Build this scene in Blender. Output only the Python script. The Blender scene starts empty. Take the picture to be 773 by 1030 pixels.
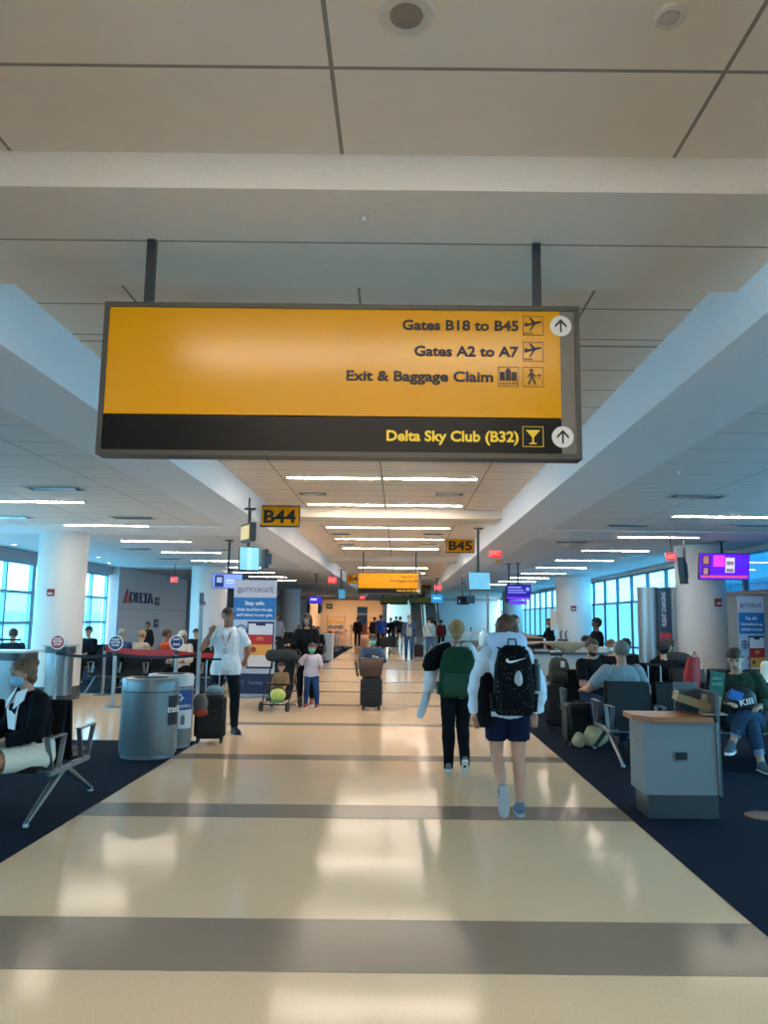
import bpy, bmesh, math, random
import numpy as np
from mathutils import Vector, Matrix, noise
C = bpy.context.scene.collection
R = math.radians
PI = math.pi
random.seed(4)
# ------------------------------------------------------------------ camera
CX, CY, F, PITCH, ROLL, EYE = 403.0, 515.0, 774.0, R(7.9), .0105, 1.65
cam_d = bpy.data.cameras.new('camera'); cam = bpy.data.objects.new('camera', cam_d); C.objects.link(cam)
CM = (Matrix.Rotation(R(90)+PITCH, 4, 'X') @ Matrix.Rotation(ROLL, 4, 'Z'))
cam.matrix_world = Matrix.Translation((0, 0, EYE)) @ CM
cam_d.sensor_fit = 'VERTICAL'; cam_d.sensor_height = 24; cam_d.lens = F/1030*24
cam_d.shift_x = -(CX-386.5)/1030; cam_d.clip_end = 500
bpy.context.scene.camera = cam
CM3 = CM.to_3x3()
def ray(u, v): return CM3 @ Vector(((u-CX)/F, -(v-CY)/F, -1))
def G(u, v, z=0):                       # point of the plane at height z
    d = ray(u, v); t = (z-EYE)/d.z; return Vector((d.x*t, d.y*t, z))
def D(u, v, Y):                         # point at distance Y down the hall
    d = ray(u, v); t = Y/d.y; return Vector((d.x*t, Y, EYE+d.z*t))
# ------------------------------------------------------------------ materials
def lin(c):
    if isinstance(c, str):
        c = [int(c[i:i+2], 16)/255 for i in (0, 2, 4)]
    return tuple((x/12.92 if x <= .04045 else ((x+.055)/1.055)**2.4) for x in c)+(1,)
MC = {}
def M(col, rough=.6, metal=0, em=0, noise_amt=0, nscale=40, spec=.5, name=None, bump=0, coat=0):
    key = (str(col), rough, metal, em, noise_amt, nscale, spec, bump, coat)
    if key in MC: return MC[key]
    m = bpy.data.materials.new(name or 'paint'); m.use_nodes = True
    nt = m.node_tree; b = nt.nodes['Principled BSDF']
    b.inputs['Base Color'].default_value = lin(col)
    b.inputs['Roughness'].default_value = rough; b.inputs['Metallic'].default_value = metal
    b.inputs['Specular IOR Level'].default_value = spec
    if coat: b.inputs['Coat Weight'].default_value = coat
    if em:
        b.inputs['Emission Color'].default_value = lin(col); b.inputs['Emission Strength'].default_value = em
        b.inputs['Specular IOR Level'].default_value = .2
    amt = noise_amt or .06
    if not em:
        tc = nt.nodes.new('ShaderNodeTexCoord'); n = nt.nodes.new('ShaderNodeTexNoise')
        n.inputs['Scale'].default_value = nscale; n.inputs['Detail'].default_value = 3
        mr = nt.nodes.new('ShaderNodeMapRange'); mr.inputs['To Min'].default_value = 1-amt; mr.inputs['To Max'].default_value = 1+amt
        mx = nt.nodes.new('ShaderNodeMix'); mx.data_type = 'RGBA'; mx.blend_type = 'MULTIPLY'; mx.inputs[0].default_value = 1
        mx.inputs[6].default_value = lin(col)
        nt.links.new(tc.outputs['Object'], n.inputs['Vector']); nt.links.new(n.outputs['Fac'], mr.inputs['Value'])
        nt.links.new(mr.outputs[0], mx.inputs[7]); nt.links.new(mx.outputs[2], b.inputs['Base Color'])
        if bump:
            bp = nt.nodes.new('ShaderNodeBump'); bp.inputs['Strength'].default_value = bump; bp.inputs['Distance'].default_value = .01
            nt.links.new(n.outputs['Fac'], bp.inputs['Height']); nt.links.new(bp.outputs[0], b.inputs['Normal'])
    MC[key] = m
    return m
def math_node(nt, op, a, b=None, c=None):
    n = nt.nodes.new('ShaderNodeMath'); n.operation = op
    for i, v in enumerate((a, b, c)):
        if v is None: continue
        if isinstance(v, (int, float)): n.inputs[i].default_value = v
        else: nt.links.new(v, n.inputs[i])
    return n.outputs[0]
def grid_mat(col, line, px, py, ox, oy, w, rough=.8, amt=.05, kink=None):
    m = M(col, rough, noise_amt=amt, nscale=6, name='ceiling_tile').copy(); m.name = 'ceiling_tile'
    nt = m.node_tree; b = nt.nodes['Principled BSDF']
    g = nt.nodes.new('ShaderNodeNewGeometry'); s = nt.nodes.new('ShaderNodeSeparateXYZ'); nt.links.new(g.outputs['Position'], s.inputs[0])
    def ln(o, p, off):
        f = math_node(nt, 'FLOORED_MODULO', math_node(nt, 'SUBTRACT', o, off-w/2), p)
        return math_node(nt, 'LESS_THAN', f, w)
    yy = s.outputs[1]
    if kink: yy = math_node(nt, 'SUBTRACT', yy, math_node(nt, 'MULTIPLY', math_node(nt, 'GREATER_THAN', yy, kink[0]), kink[1]))
    k = math_node(nt, 'MAXIMUM', ln(s.outputs[0], px, ox), ln(yy, py, oy))
    mx = nt.nodes.new('ShaderNodeMix'); mx.data_type = 'RGBA'
    src = b.inputs['Base Color'].links[0].from_socket
    nt.links.new(k, mx.inputs[0]); nt.links.new(src, mx.inputs[6]); mx.inputs[7].default_value = lin(line)
    nt.links.new(mx.outputs[2], b.inputs['Base Color'])
    return m
def floor_mat():
    m = M('e0c3a0', .17, noise_amt=.05, nscale=1.2, spec=.3, name='terrazzo').copy(); m.name = 'terrazzo'
    nt = m.node_tree; b = nt.nodes['Principled BSDF']
    v = nt.nodes.new('ShaderNodeTexNoise'); v.inputs['Scale'].default_value = 90; v.inputs['Detail'].default_value = 4
    g = nt.nodes.new('ShaderNodeNewGeometry'); nt.links.new(g.outputs['Position'], v.inputs['Vector'])
    mr = nt.nodes.new('ShaderNodeMapRange'); mr.inputs[1].default_value = .35; mr.inputs[2].default_value = .65
    mr.inputs[3].default_value = .93; mr.inputs[4].default_value = 1.04; nt.links.new(v.outputs['Fac'], mr.inputs[0])
    mx = nt.nodes.new('ShaderNodeMix'); mx.data_type = 'RGBA'; mx.blend_type = 'MULTIPLY'; mx.inputs[0].default_value = 1
    nt.links.new(b.inputs['Base Color'].links[0].from_socket, mx.inputs[6]); nt.links.new(mr.outputs[0], mx.inputs[7])
    nt.links.new(mx.outputs[2], b.inputs['Base Color'])
    b.inputs['IOR'].default_value = 1.25
    w = nt.nodes.new('ShaderNodeTexNoise'); w.inputs['Scale'].default_value = 1.5; nt.links.new(g.outputs['Position'], w.inputs['Vector'])
    r2 = nt.nodes.new('ShaderNodeMapRange'); r2.inputs[3].default_value = .07; r2.inputs[4].default_value = .17
    nt.links.new(w.outputs['Fac'], r2.inputs[0]); nt.links.new(r2.outputs[0], b.inputs['Roughness'])
    return m
def glass_mat(tint='cfeaf7', gl=.08):
    m = bpy.data.materials.new('window_glass'); m.use_nodes = True; nt = m.node_tree; nt.nodes.clear()
    o = nt.nodes.new('ShaderNodeOutputMaterial'); t = nt.nodes.new('ShaderNodeBsdfTransparent'); g = nt.nodes.new('ShaderNodeBsdfGlossy')
    t.inputs[0].default_value = lin(tint); g.inputs['Roughness'].default_value = .03
    x = nt.nodes.new('ShaderNodeMixShader'); x.inputs[0].default_value = gl
    nt.links.new(t.outputs[0], x.inputs[1]); nt.links.new(g.outputs[0], x.inputs[2]); nt.links.new(x.outputs[0], o.inputs[0])
    return m
# ------------------------------------------------------------------ mesh helpers
def bmn(): return bmesh.new()
def box(bm, c, s, rot=None, bev=0):
    r = bmesh.ops.create_cube(bm, size=1); vs = r['verts']
    mt = Matrix.Translation(c) @ (rot.to_4x4() if rot else Matrix()) @ Matrix.Diagonal((s[0], s[1], s[2], 1))
    bmesh.ops.transform(bm, matrix=mt, verts=vs)
    if bev:
        es = list({e for v in vs for e in v.link_edges})
        bmesh.ops.bevel(bm, geom=es, offset=bev, segments=3, affect='EDGES', clamp_overlap=True)
    return bm
def b2(bm, a, b, bev=0):
    return box(bm, [(a[i]+b[i])/2 for i in range(3)], [abs(b[i]-a[i]) for i in range(3)], None, bev)
def frame_of(d):
    d = Vector(d).normalized(); up = Vector((0, 0, 1)) if abs(d.z) < .95 else Vector((0, 1, 0))
    x = up.cross(d).normalized(); return x, d.cross(x)
def rings(bm, rs, cap=True):
    vr = [[bm.verts.new(p) for p in r] for r in rs]
    n = len(vr[0])
    for a, b in zip(vr, vr[1:]):
        for i in range(n): bm.faces.new((a[i], a[(i+1) % n], b[(i+1) % n], b[i]))
    if cap:
        bm.faces.new(vr[0][::-1]); bm.faces.new(vr[-1])
def loft(bm, cs, rx, ry, xa=(1, 0, 0), ya=(0, 1, 0), n=14, ends=True, p=2.0):
    xa = Vector(xa); ya = Vector(ya); out = []
    def ring(c, a, b):
        o = []
        for i in range(n):
            t = 2*PI*i/n; ct, st = math.cos(t), math.sin(t)
            o.append(Vector(c)+xa*a*math.copysign(abs(ct)**(2/p), ct)+ya*b*math.copysign(abs(st)**(2/p), st))
        return o
    for c, a, b in zip(cs, rx, ry): out.append(ring(c, a, b))
    rings(bm, out)
def tcap(bm, a, b, ra, rb, n=12):
    a = Vector(a); b = Vector(b); d = (b-a); L = d.length
    d = d.normalized() if L > 1e-6 else Vector((0, 0, 1)); x, y = frame_of(d); rs = []
    for k in (-.98, -.8, -.45, 0): rs.append((a+d*k*ra, ra*math.sqrt(1-k*k)))
    for k in (0, .45, .8, .98): rs.append((b+d*k*rb, rb*math.sqrt(1-k*k)))
    rings(bm, [[c+x*r*math.cos(2*PI*i/n)+y*r*math.sin(2*PI*i/n) for i in range(n)] for c, r in rs])
def ell(bm, c, r, rot=None, u=16, v=10):
    q = bmesh.ops.create_uvsphere(bm, u_segments=u, v_segments=v, radius=1)
    bmesh.ops.transform(bm, matrix=Matrix.Translation(c) @ (rot.to_4x4() if rot else Matrix()) @ Matrix.Diagonal((r[0], r[1], r[2], 1)), verts=q['verts'])
    return q['verts']
def cyl(bm, a, b, r, r2=None, n=20):
    a = Vector(a); b = Vector(b); r2 = r if r2 is None else r2; x, y = frame_of(b-a)
    rings(bm, [[c+x*q*math.cos(2*PI*i/n)+y*q*math.sin(2*PI*i/n) for i in range(n)] for c, q in ((a, r), (b, r2))])
def tube(bm, pts, r, n=8, closed=False, r2=None):
    pts = [Vector(p) for p in pts]; N = len(pts); rs = []
    for i, p in enumerate(pts):
        if closed: d = pts[(i+1) % N]-pts[i-1]
        else: d = pts[min(i+1, N-1)]-pts[max(i-1, 0)]
        x, y = frame_of(d); rs.append([p+x*r*math.cos(2*PI*k/n)+y*(r2 or r)*math.sin(2*PI*k/n) for k in range(n)])
    if closed:
        rs.append(rs[0]); rings(bm, rs, False); bmesh.ops.remove_doubles(bm, verts=bm.verts, dist=1e-5)
    else: rings(bm, rs)
def lathe(bm, prof, c=(0, 0, 0), n=32, sy=1):
    rings(bm, [[Vector((c[0]+r*math.cos(2*PI*i/n), c[1]+sy*r*math.sin(2*PI*i/n), c[2]+z)) for i in range(n)] for r, z in prof])
def poly(bm, pts, d):                   # polygon (3-D points) pushed along d
    d = Vector(d); a = [bm.verts.new(p) for p in pts]; b = [bm.verts.new(Vector(p)+d) for p in pts]; n = len(a)
    try:
        bm.faces.new(a); bm.faces.new(b[::-1])
    except ValueError: pass
    for i in range(n): bm.faces.new((a[i], b[i], b[(i+1) % n], a[(i+1) % n]))
def obj(name, bm, mat, parent=None, smooth=None, **props):
    bmesh.ops.recalc_face_normals(bm, faces=bm.faces)
    me = bpy.data.meshes.new(name); bm.to_mesh(me); bm.free()
    me.materials.append(mat); o = bpy.data.objects.new(name, me); C.objects.link(o)
    if smooth is not None: me.shade_smooth(); me.set_sharp_from_angle(angle=R(smooth))
    if parent is not None: o.parent = parent
    for k, v in props.items(): o[k] = v
    return o
def thing(name, label, cat, loc=(0, 0, 0), rz=0, group=None):
    o = bpy.data.objects.new(name, None); C.objects.link(o); o.location = loc; o.rotation_euler = (0, 0, rz)
    o.empty_display_size = .1
    o['label'] = label; o['category'] = cat
    if group: o['group'] = group
    return o
def tag(o, label, cat, group=None):
    o['label'] = label; o['category'] = cat
    if group: o['group'] = group
    return o
def struct(name, bm, mat, smooth=None, parent=None):
    o = obj(name, bm, mat, parent, smooth)
    if parent is None: o['kind'] = 'structure'
    return o
def dup(root, loc=None, rz=None, label=None, group=None):
    r = root.copy(); C.objects.link(r)
    if loc is not None: r.location = loc
    if rz is not None: r.rotation_euler = (0, 0, rz)
    if label: r['label'] = label
    if group: r['group'] = group
    for ch in list(root.children):
        c = ch.copy(); C.objects.link(c); c.parent = r
        for g in ch.children:
            d = g.copy(); C.objects.link(d); d.parent = c
    return r
FRONT = Matrix.Rotation(R(90), 4, 'X')           # text facing -Y
def text(body, size, loc, mat, parent, align='LEFT', bold=0, rot=None, name='lettering', xs=1, depth=.0015):
    cu = bpy.data.curves.new('lettering', 'FONT'); cu.body = body; cu.size = size; cu.align_x = align; cu.align_y = 'BOTTOM_BASELINE'
    cu.offset = bold*size; cu.extrude = depth; cu.resolution_u = 3
    t = bpy.data.objects.new('lettering_source', cu); C.objects.link(t)
    dg = bpy.context.evaluated_depsgraph_get(); me = bpy.data.meshes.new_from_object(t.evaluated_get(dg))
    bpy.data.objects.remove(t); bpy.data.curves.remove(cu)
    me.transform(Matrix.Translation(loc) @ (rot if rot is not None else FRONT) @ Matrix.Diagonal((xs, 1, 1, 1)))
    me.materials.clear(); me.materials.append(mat); me.name = name
    o = bpy.data.objects.new(name, me); C.objects.link(o)
    if parent is not None: o.parent = parent
    return o
# ------------------------------------------------------------------ common materials
TILE = grid_mat('e4d8ca', '8d8478', 1.55, .585, -.29, 5.10-.585*4, .018, kink=(5.75, .145))
TILE2 = grid_mat('d9d7d4', '8c8a88', 1.6, .66, .9, .2, .014)
DRY = M('e6dccf', .75, name='painted_drywall')
BEAM = M('e4e6e9', .7, name='painted_beam')
WHITE = M('e8e8e6', .5); BLACK = M('101113', .5); NAVYB = M('14181f', .75); STEEL = M('a9adb0', .28, 1, name='brushed_steel')
ALU = M('8d9296', .45, .85, name='cast_aluminium'); DKGREY = M('3b3b38', .45, .4); COLW = M('d3d2d0', .55, name='column_paint')
YEL = M('d99300', .2, name='sign_yellow', spec=.35, noise_amt=.02); INK = M('1c1408', .5); SIGNBLK = M('0a0806', .3, spec=.25)
REDP = M('a3221f', .5); CHROME = M('c8ccd0', .18, 1)
# ================================================================== THE HALL
K = 1.1
ZB, ZT, ZS = EYE+1.54*K, EYE+1.95*K, EYE+1.79*K          # beam underside / recess ceiling / soffit underside
XL0, XL1, XR0, XR1 = -3.0*K, -2.31*K, 1.83*K, 2.57*K
YN, YF = -9.0, 62.0
WL, WR = -10.0, 7.93
FL, FR = -2.66, 1.97
b = bmn(); b2(b, (WL-.3, YN, -.2), (WR+.3, YF+14, 0)); struct('floor', b, floor_mat())
CARP = M('0f1c2e', .95, noise_amt=.3, nscale=220, name='navy_carpet', spec=.1, bump=.4)
k = 1
for (x0, y0, x1, y1) in ((WL, YN, FL, 10.6), (WL, 16.9, -4.3, 29), (WL, 29, FL, 46), (FR, YN, WR, 46)):
    b = bmn(); b2(b, (x0, y0, 0), (x1, y1, .006)); struct('trim_%d' % k, b, CARP); k += 1
STR = M('8d7e6d', .17, noise_amt=.12, nscale=120, name='grey_terrazzo', spec=.3); STR.node_tree.nodes['Principled BSDF'].inputs['IOR'].default_value = 1.2
for yc, w in ((4.2, .64), (6.92, .46), (9.5, .34), (12.4, .3), (15.1, .3), (17.8, .3), (20.5, .3), (25.9, .3), (31.3, .3), (36.8, .3)):
    b = bmn(); b2(b, (FL, yc-w/2, 0), (FR, yc+w/2, .0025)); struct('trim_%d' % k, b, STR); k += 1
# ceilings
b = bmn()
b2(b, (XL1, YN, ZT), (XR0, YF, ZT+.3)); struct('ceiling', b, TILE)
b = bmn(); b2(b, (WL-.3, YN, ZB+.004), (XL0, YF, ZB+.3)); struct('ceiling_left', b, TILE2)
b = bmn(); b2(b, (XR1, YN, ZB+.004), (WR+.3, YF, ZB+.3)); struct('ceiling_right', b, TILE2)
b = bmn(); b2(b, (XL0, YN, ZB), (XL1, YF, ZT+.3)); struct('trim_%d' % k, b, BEAM); k += 1
b = bmn(); b2(b, (XR0, YN, ZB), (XR1, YF, ZT+.3)); struct('trim_%d' % k, b, BEAM); k += 1
for i, yc in enumerate((3.84, 15.6, 27.2, 39, 51)):
    b = bmn(); b2(b, (XL1, yc-(.51 if i == 0 else .56), ZS), (XR0, yc+.56, ZT+.01)); struct('trim_%d' % k, b, DRY); k += 1
    b = bmn(); b2(b, (XL1, yc-.005, ZS-.002), (XR0, yc+.005, ZS+.01)); struct('trim_%d' % k, b, M('8d8478', .8)); k += 1
    if i:
        for a, c in ((WL, XL0), (XR1, WR)):
            b = bmn(); b2(b, (a, yc-1.1, ZB-.012), (c, yc+.4, ZB+.05)); struct('trim_%d' % k, b, BEAM); k += 1
# continuous cornice above left windows, sloping light shelf
# walls near/behind the camera and far end
WALLG = M('9ea1a2', .6); WALLW = M('d5d6d6', .6)
b = bmn(); b2(b, (WL-.3, YN-.3, 0), (WR+.3, YN, ZT)); struct('wall_back', b, WALLW)
MULB = M('7fb2cf', .4, .2, name='blue_window_frame'); MULD = M('56626a', .4, .4)
GL = glass_mat('cdeefa', .05)
# left windows: Y 12.5 .. 27
b = bmn(); b2(b, (WL-.3, YN, 0), (WL, 26.8, .62)); struct('wall_left_sill', b, WALLW)
b = bmn(); b2(b, (WL-.3, YN, 3.05), (WL, 26.8, ZT)); struct('wall_left_head', b, M('a9b6be', .6))
wn = 1
def window(x, y0, y1, z0, z1, vs, hs, fm, gm, side):
    global wn
    b = bmn()
    b2(b, (x-.06, y0, z0), (x+.06, y1, z0+.06)); b2(b, (x-.06, y0, z1-.06), (x+.06, y1, z1))
    for y in vs: b2(b, (x-.055, y-.04, z0), (x+.055, y+.04, z1))
    for z in hs: b2(b, (x-.05, y0, z-.035), (x+.05, y1, z+.035))
    w = struct('window_%d' % wn, b, fm); wn += 1
    b = bmn(); b2(b, (x-.008, y0, z0), (x+.008, y1, z1)); obj('pane', b, gm, w)
    return w
for a, c in ((YN, 2.94), (3.06, 12.54), (12.66, 21.14), (21.26, 26.6)):
    vs = [a]+[a+(c-a)*i/(6 if c < 22 else 4) for i in range(1, 6 if c < 22 else 4)]+[c]
    window(WL-.1, a, c, .62, 3.05, vs, (1.44, 2.25), MULB, GL, 0)
# wall with the airline name, then dark doorway, then grey wall
b = bmn(); b2(b, (WL-.25, 26.8, 0), (WL+.25, 35.5, ZT)); struct('wall_left_panelled', b, M('b9bcbe', .55))
b = bmn()
for z in (1.9,): b2(b, (WL+.25, 26.8, z-.012), (WL+.258, 35.5, z+.012))
struct('trim_%d' % k, b, M('8b8e90', .5)); k += 1
b = bmn(); b2(b, (WL-.25, 35.5, 0), (WL+.3, 62, ZT)); struct('wall_left_far', b, M('6d7276', .6))
b = bmn(); b2(b, (WL+.3, 36.0, 0), (WL+.36, 38.2, 2.9)); d_ = struct('door_1', b, M('5b5e60', .5))
b = bmn(); box(b, (WL+.4, 36.3, 1.05), (.05, .04, .3), bev=.01); obj('door_handle', b, STEEL, d_)
# right wall: frosted lower panes with clear top row
FROST = M('6cc8f4', .5, em=.95, name='frosted_window_film');  # film glows by emission in place of daylight from behind
b = bmn(); b2(b, (WR, 19.5, 0), (WR+.3, 62, .5)); struct('wall_right_sill', b, WALLW)
b = bmn(); b2(b, (WR, YN, 3.22), (WR+.3, 62, ZT)); struct('wall_right_head', b, WALLW)
vs = [19.5+1.72*i for i in range(25)]
b = bmn()
for y in vs: b2(b, (WR-.05, y-.03, .5), (WR+.06, y+.03, 3.22))
for z, t in ((.53, .03), (.78, .03), (2.3, .035), (3.19, .03)): b2(b, (WR-.05, 19.5, z-t), (WR+.06, 61, z+t))
w = struct('window_%d' % wn, b, MULD); wn += 1
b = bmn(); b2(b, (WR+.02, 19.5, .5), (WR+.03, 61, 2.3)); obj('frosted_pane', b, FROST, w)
b = bmn(); b2(b, (WR+.02, 19.5, 2.3), (WR+.03, 61, 3.22)); obj('pane', b, glass_mat('a9dcf2', .06), w)
b = bmn(); b2(b, (WR, 12.5, 0), (WR+.3, 19.5, 2.3)); struct('wall_right_dim_panes', b, M('7d8d94', .5))  # less lit frosted panes, their dimness painted as a grey-blue wall
b = bmn()
for y in (12.6, 14.3, 16.0, 17.7, 19.4): b2(b, (WR-.05, y-.04, 2.3), (WR+.06, y+.04, 3.22))
b2(b, (WR-.06, 12.5, 2.26), (WR+.06, 19.5, 2.36))
w = struct('window_%d' % wn, b, MULD); wn += 1
b = bmn(); b2(b, (WR+.02, 12.5, 2.3), (WR+.03, 19.5, 3.22)); obj('pane', b, glass_mat('4f88a0', .1), w)  # darker tint puts the weaker daylight into the glass colour
b = bmn(); b2(b, (WR, YN, 0), (WR+.3, 12.5, .62)); struct('wall_right_near_sill', b, WALLW)
window(WR+.1, YN, 12.5, .62, 3.22, [YN+1.6*i for i in range(14)], (1.44, 2.3), MULD, GL, 0)
# outside: apron and terminal wings seen through the panes
b = bmn(); b2(b, (-140, -60, -4.2), (WL-.4, 200, -4)); o = struct('ground_outside', b, M('c3cfd4', .8))
b = bmn(); b2(b, (WR+.5, -60, -4.2), (140, 200, -4)); o = struct('ground_outside', b, M('c3cfd4', .8))
def far_building(x0, y0, x1, y1, h, label, mcol):
    t = thing('terminal_building', label, 'building', ((x0+x1)/2, (y0+y1)/2, -4))
    sx, sy = abs(x1-x0), abs(y1-y0)
    b = bmn(); box(b, (0, 0, h/2), (sx, sy, h)); obj('wall', b, M(mcol, .7), t)
    for s in (-1, 1):
        b = bmn(); box(b, (s*(sx/2+.03), 0, h*.62), (.08, sy-1, h*.2)); obj('window_band', b, M('5f94ad', .2), t)
    b = bmn(); box(b, (0, 0, h+.15), (sx+.8, sy+.8, .3)); obj('roof', b, M('e4eef2', .6), t)
far_building(-46, 26, -34, 64, 7.6, 'pale blue concourse building seen through the left windows', '8fb8c8')
far_building(-60, 72, -46, 120, 8.4, 'low grey terminal wing far beyond the left windows', 'a5bcc6')
far_building(32, 40, 44, 90, 9.2, 'white terminal wing seen through the high right panes', 'c8dbe4')
# columns
def column(x, y, r, label, alarm):
    t = thing('round_column', label, 'column', (x, y, 0), 0, None)
    b = bmn(); lathe(b, [(r, .26), (r, ZB-.01)], n=48); obj('shaft', b, COLW, t, 40)
    b = bmn(); lathe(b, [(r+.015, 0), (r+.015, .25), (r, .265)], n=48); obj('base_cladding', b, M('4a4d50', .35, .3), t, 40)
    t['kind'] = 'structure'; t.name = 'column'
    return t
cols = [(-6.9, 15.75, .47, 'nearest round column on the left'), (-6.45, 26.2, .6, 'second round column on the left, lit blue by the windows'),
        (-6.5, 46, .62, 'third round column far on the left'), (6.7, 17.2, .53, 'nearest round column on the right, beside the television'),
        (6.75, 30.0, .68, 'second round column on the right behind the gate counter'), (6.7, 46, .6, 'third round column far on the right')]
for i, (x, y, r, lb) in enumerate(cols):
    column(x, y, r, lb, 1)
def alarm(u, v, ci, label, s=.14):
    x, y, r, _ = cols[ci]; 
    p = D(u, v, y-r-.02); a = math.asin(max(-.9, min(.9, (p.x-x)/r)))
    t = thing('fire_alarm', label, 'fire alarm', (x+r*math.sin(a), y-r*math.cos(a), p.z), a, None)
    b = bmn(); box(b, (0, -.025, 0), (s, .05, s), bev=.01); obj('housing', b, M('8d1c20', .45), t)
    b = bmn(); box(b, (0, -.053, -.02), (s*.7, .008, s*.25)); obj('strobe_lens', b, M('cfc9c4', .3), t)
alarm(51, 596, 0, 'red fire alarm strobe high on the nearest left column')
alarm(723, 606, 3, 'red fire alarm strobe on the right column below the television', .17)
alarm(577.5, 612, 4, 'small fire alarm on the blue-lit column behind the counter', .2)
alarm(204.5, 607, 1, 'small fire alarm on the second left column')
# far end of the hall
EB = M('d9ccba', .6, name='beige_shop_wall'); 
b = bmn(); b2(b, (WL, YF, 3.1), (WR, YF+.4, ZT)); struct('wall_end', b, WALLG)
b = bmn(); b2(b, (WL, YF, 0), (-7.2, YF+.4, 3.1)); b2(b, (-1.35, YF, 0), (-.95, YF+.4, 3.1)); b2(b, (3.1, YF, 0), (WR, YF+.4, 3.1)); struct('wall_end_lower', b, M('c3d3da', .6))
b = bmn(); b2(b, (-7.2, YF+9, 0), (-1.2, YF+9.3, 3.6)); b2(b, (-7.4, YF, 0), (-7.2, YF+9.3, 3.6)); b2(b, (-1.3, YF+.4, 0), (-1.1, YF+9.3, 3.6)); b2(b, (-7.4, YF+.4, 3.4), (-1.1, YF+9.3, 3.6)); struct('wall_shop', b, EB)
b = bmn(); b2(b, (-.95, YF+11, 0), (3.1, YF+11.2, 3.6)); b2(b, (3.0, YF+.4, 0), (3.1, YF+11, 3.6)); b2(b, (-1.1, YF+.4, 3.4), (3.1, YF+11, 3.6)); struct('wall_atrium', b, M('b9d3de', .6))
def ceil_strip(xc, y, L, z, label, group, em=16, col=(1, .925, .84), w=.09):
    t = thing('ceiling_light', label, 'ceiling light', (xc, y, z), 0, group)
    b = bmn(); box(b, (0, 0, -.004), (L+.03, w+.03, .012)); obj('frame', b, M('b0aca6', .5), t)
    b = bmn(); box(b, (0, 0, -.0125), (L, w, .006)); obj('diffuser', b, M(col, .4, em=em, name='lamp_diffuser'), t)
    return t
NUM = ['first', 'second', 'third', 'fourth', 'fifth', 'sixth', 'seventh', 'eighth', 'ninth', 'tenth', 'eleventh', 'twelfth']
SL = 1.42
def strips():
    for i, y in enumerate((10.6, 13.15, 16.5, 18.9, 21.5, 24.3, 27.0, 29.7, 33, 36.5)):
        yy = y*K
        for s, nm in ((-1, 'left'), (1, 'right')):
            ceil_strip(-.29+s*.745, yy, SL, ZT-.001, 'long ceiling light, %s pair from the big sign above the walkway, %s one' % (NUM[i], nm), 'lights in the raised ceiling', EMC)
    for i, y in enumerate((-4.4, -1.4, 1.55)):
        for s, nm in ((-1, 'left'), (1, 'right')):
            ceil_strip(-.29+s*.745, y, SL, ZT-.001, 'long ceiling light in the raised ceiling behind the viewer, %s %s' % (NUM[i], nm), 'lights in the raised ceiling', EMC)
    for i in range(9):
        ceil_strip(5.22, (11.2+2.85*i)*K, 1.6, ZB, 'long ceiling light over the right gate seating, %s from the television' % NUM[i], 'lights over the right gate area', EMS)
        ceil_strip(-5.55, (10.4+2.72*i)*K, 1.55, ZB, 'long ceiling light over the left gate seating, %s from the near end' % NUM[i], 'lights over the left gate area', EMS)
EMC, EMS = 60, 44
strips()
for i, (x, y) in enumerate(((-4.2, YF+2.5), (-4.2, YF+6))):
    ceil_strip(x, y, 5, 3.39, 'bright warm light strip inside the far shop, %s row' % NUM[i], 'lights in the far shop', 26, (1, .86, .7), .25)
ceil_strip(1, YF+5, 3.6, 3.39, 'cool light strip in the atrium beyond the hall', 'lights in the far shop', 34, (.72, .9, 1), .5)
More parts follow.
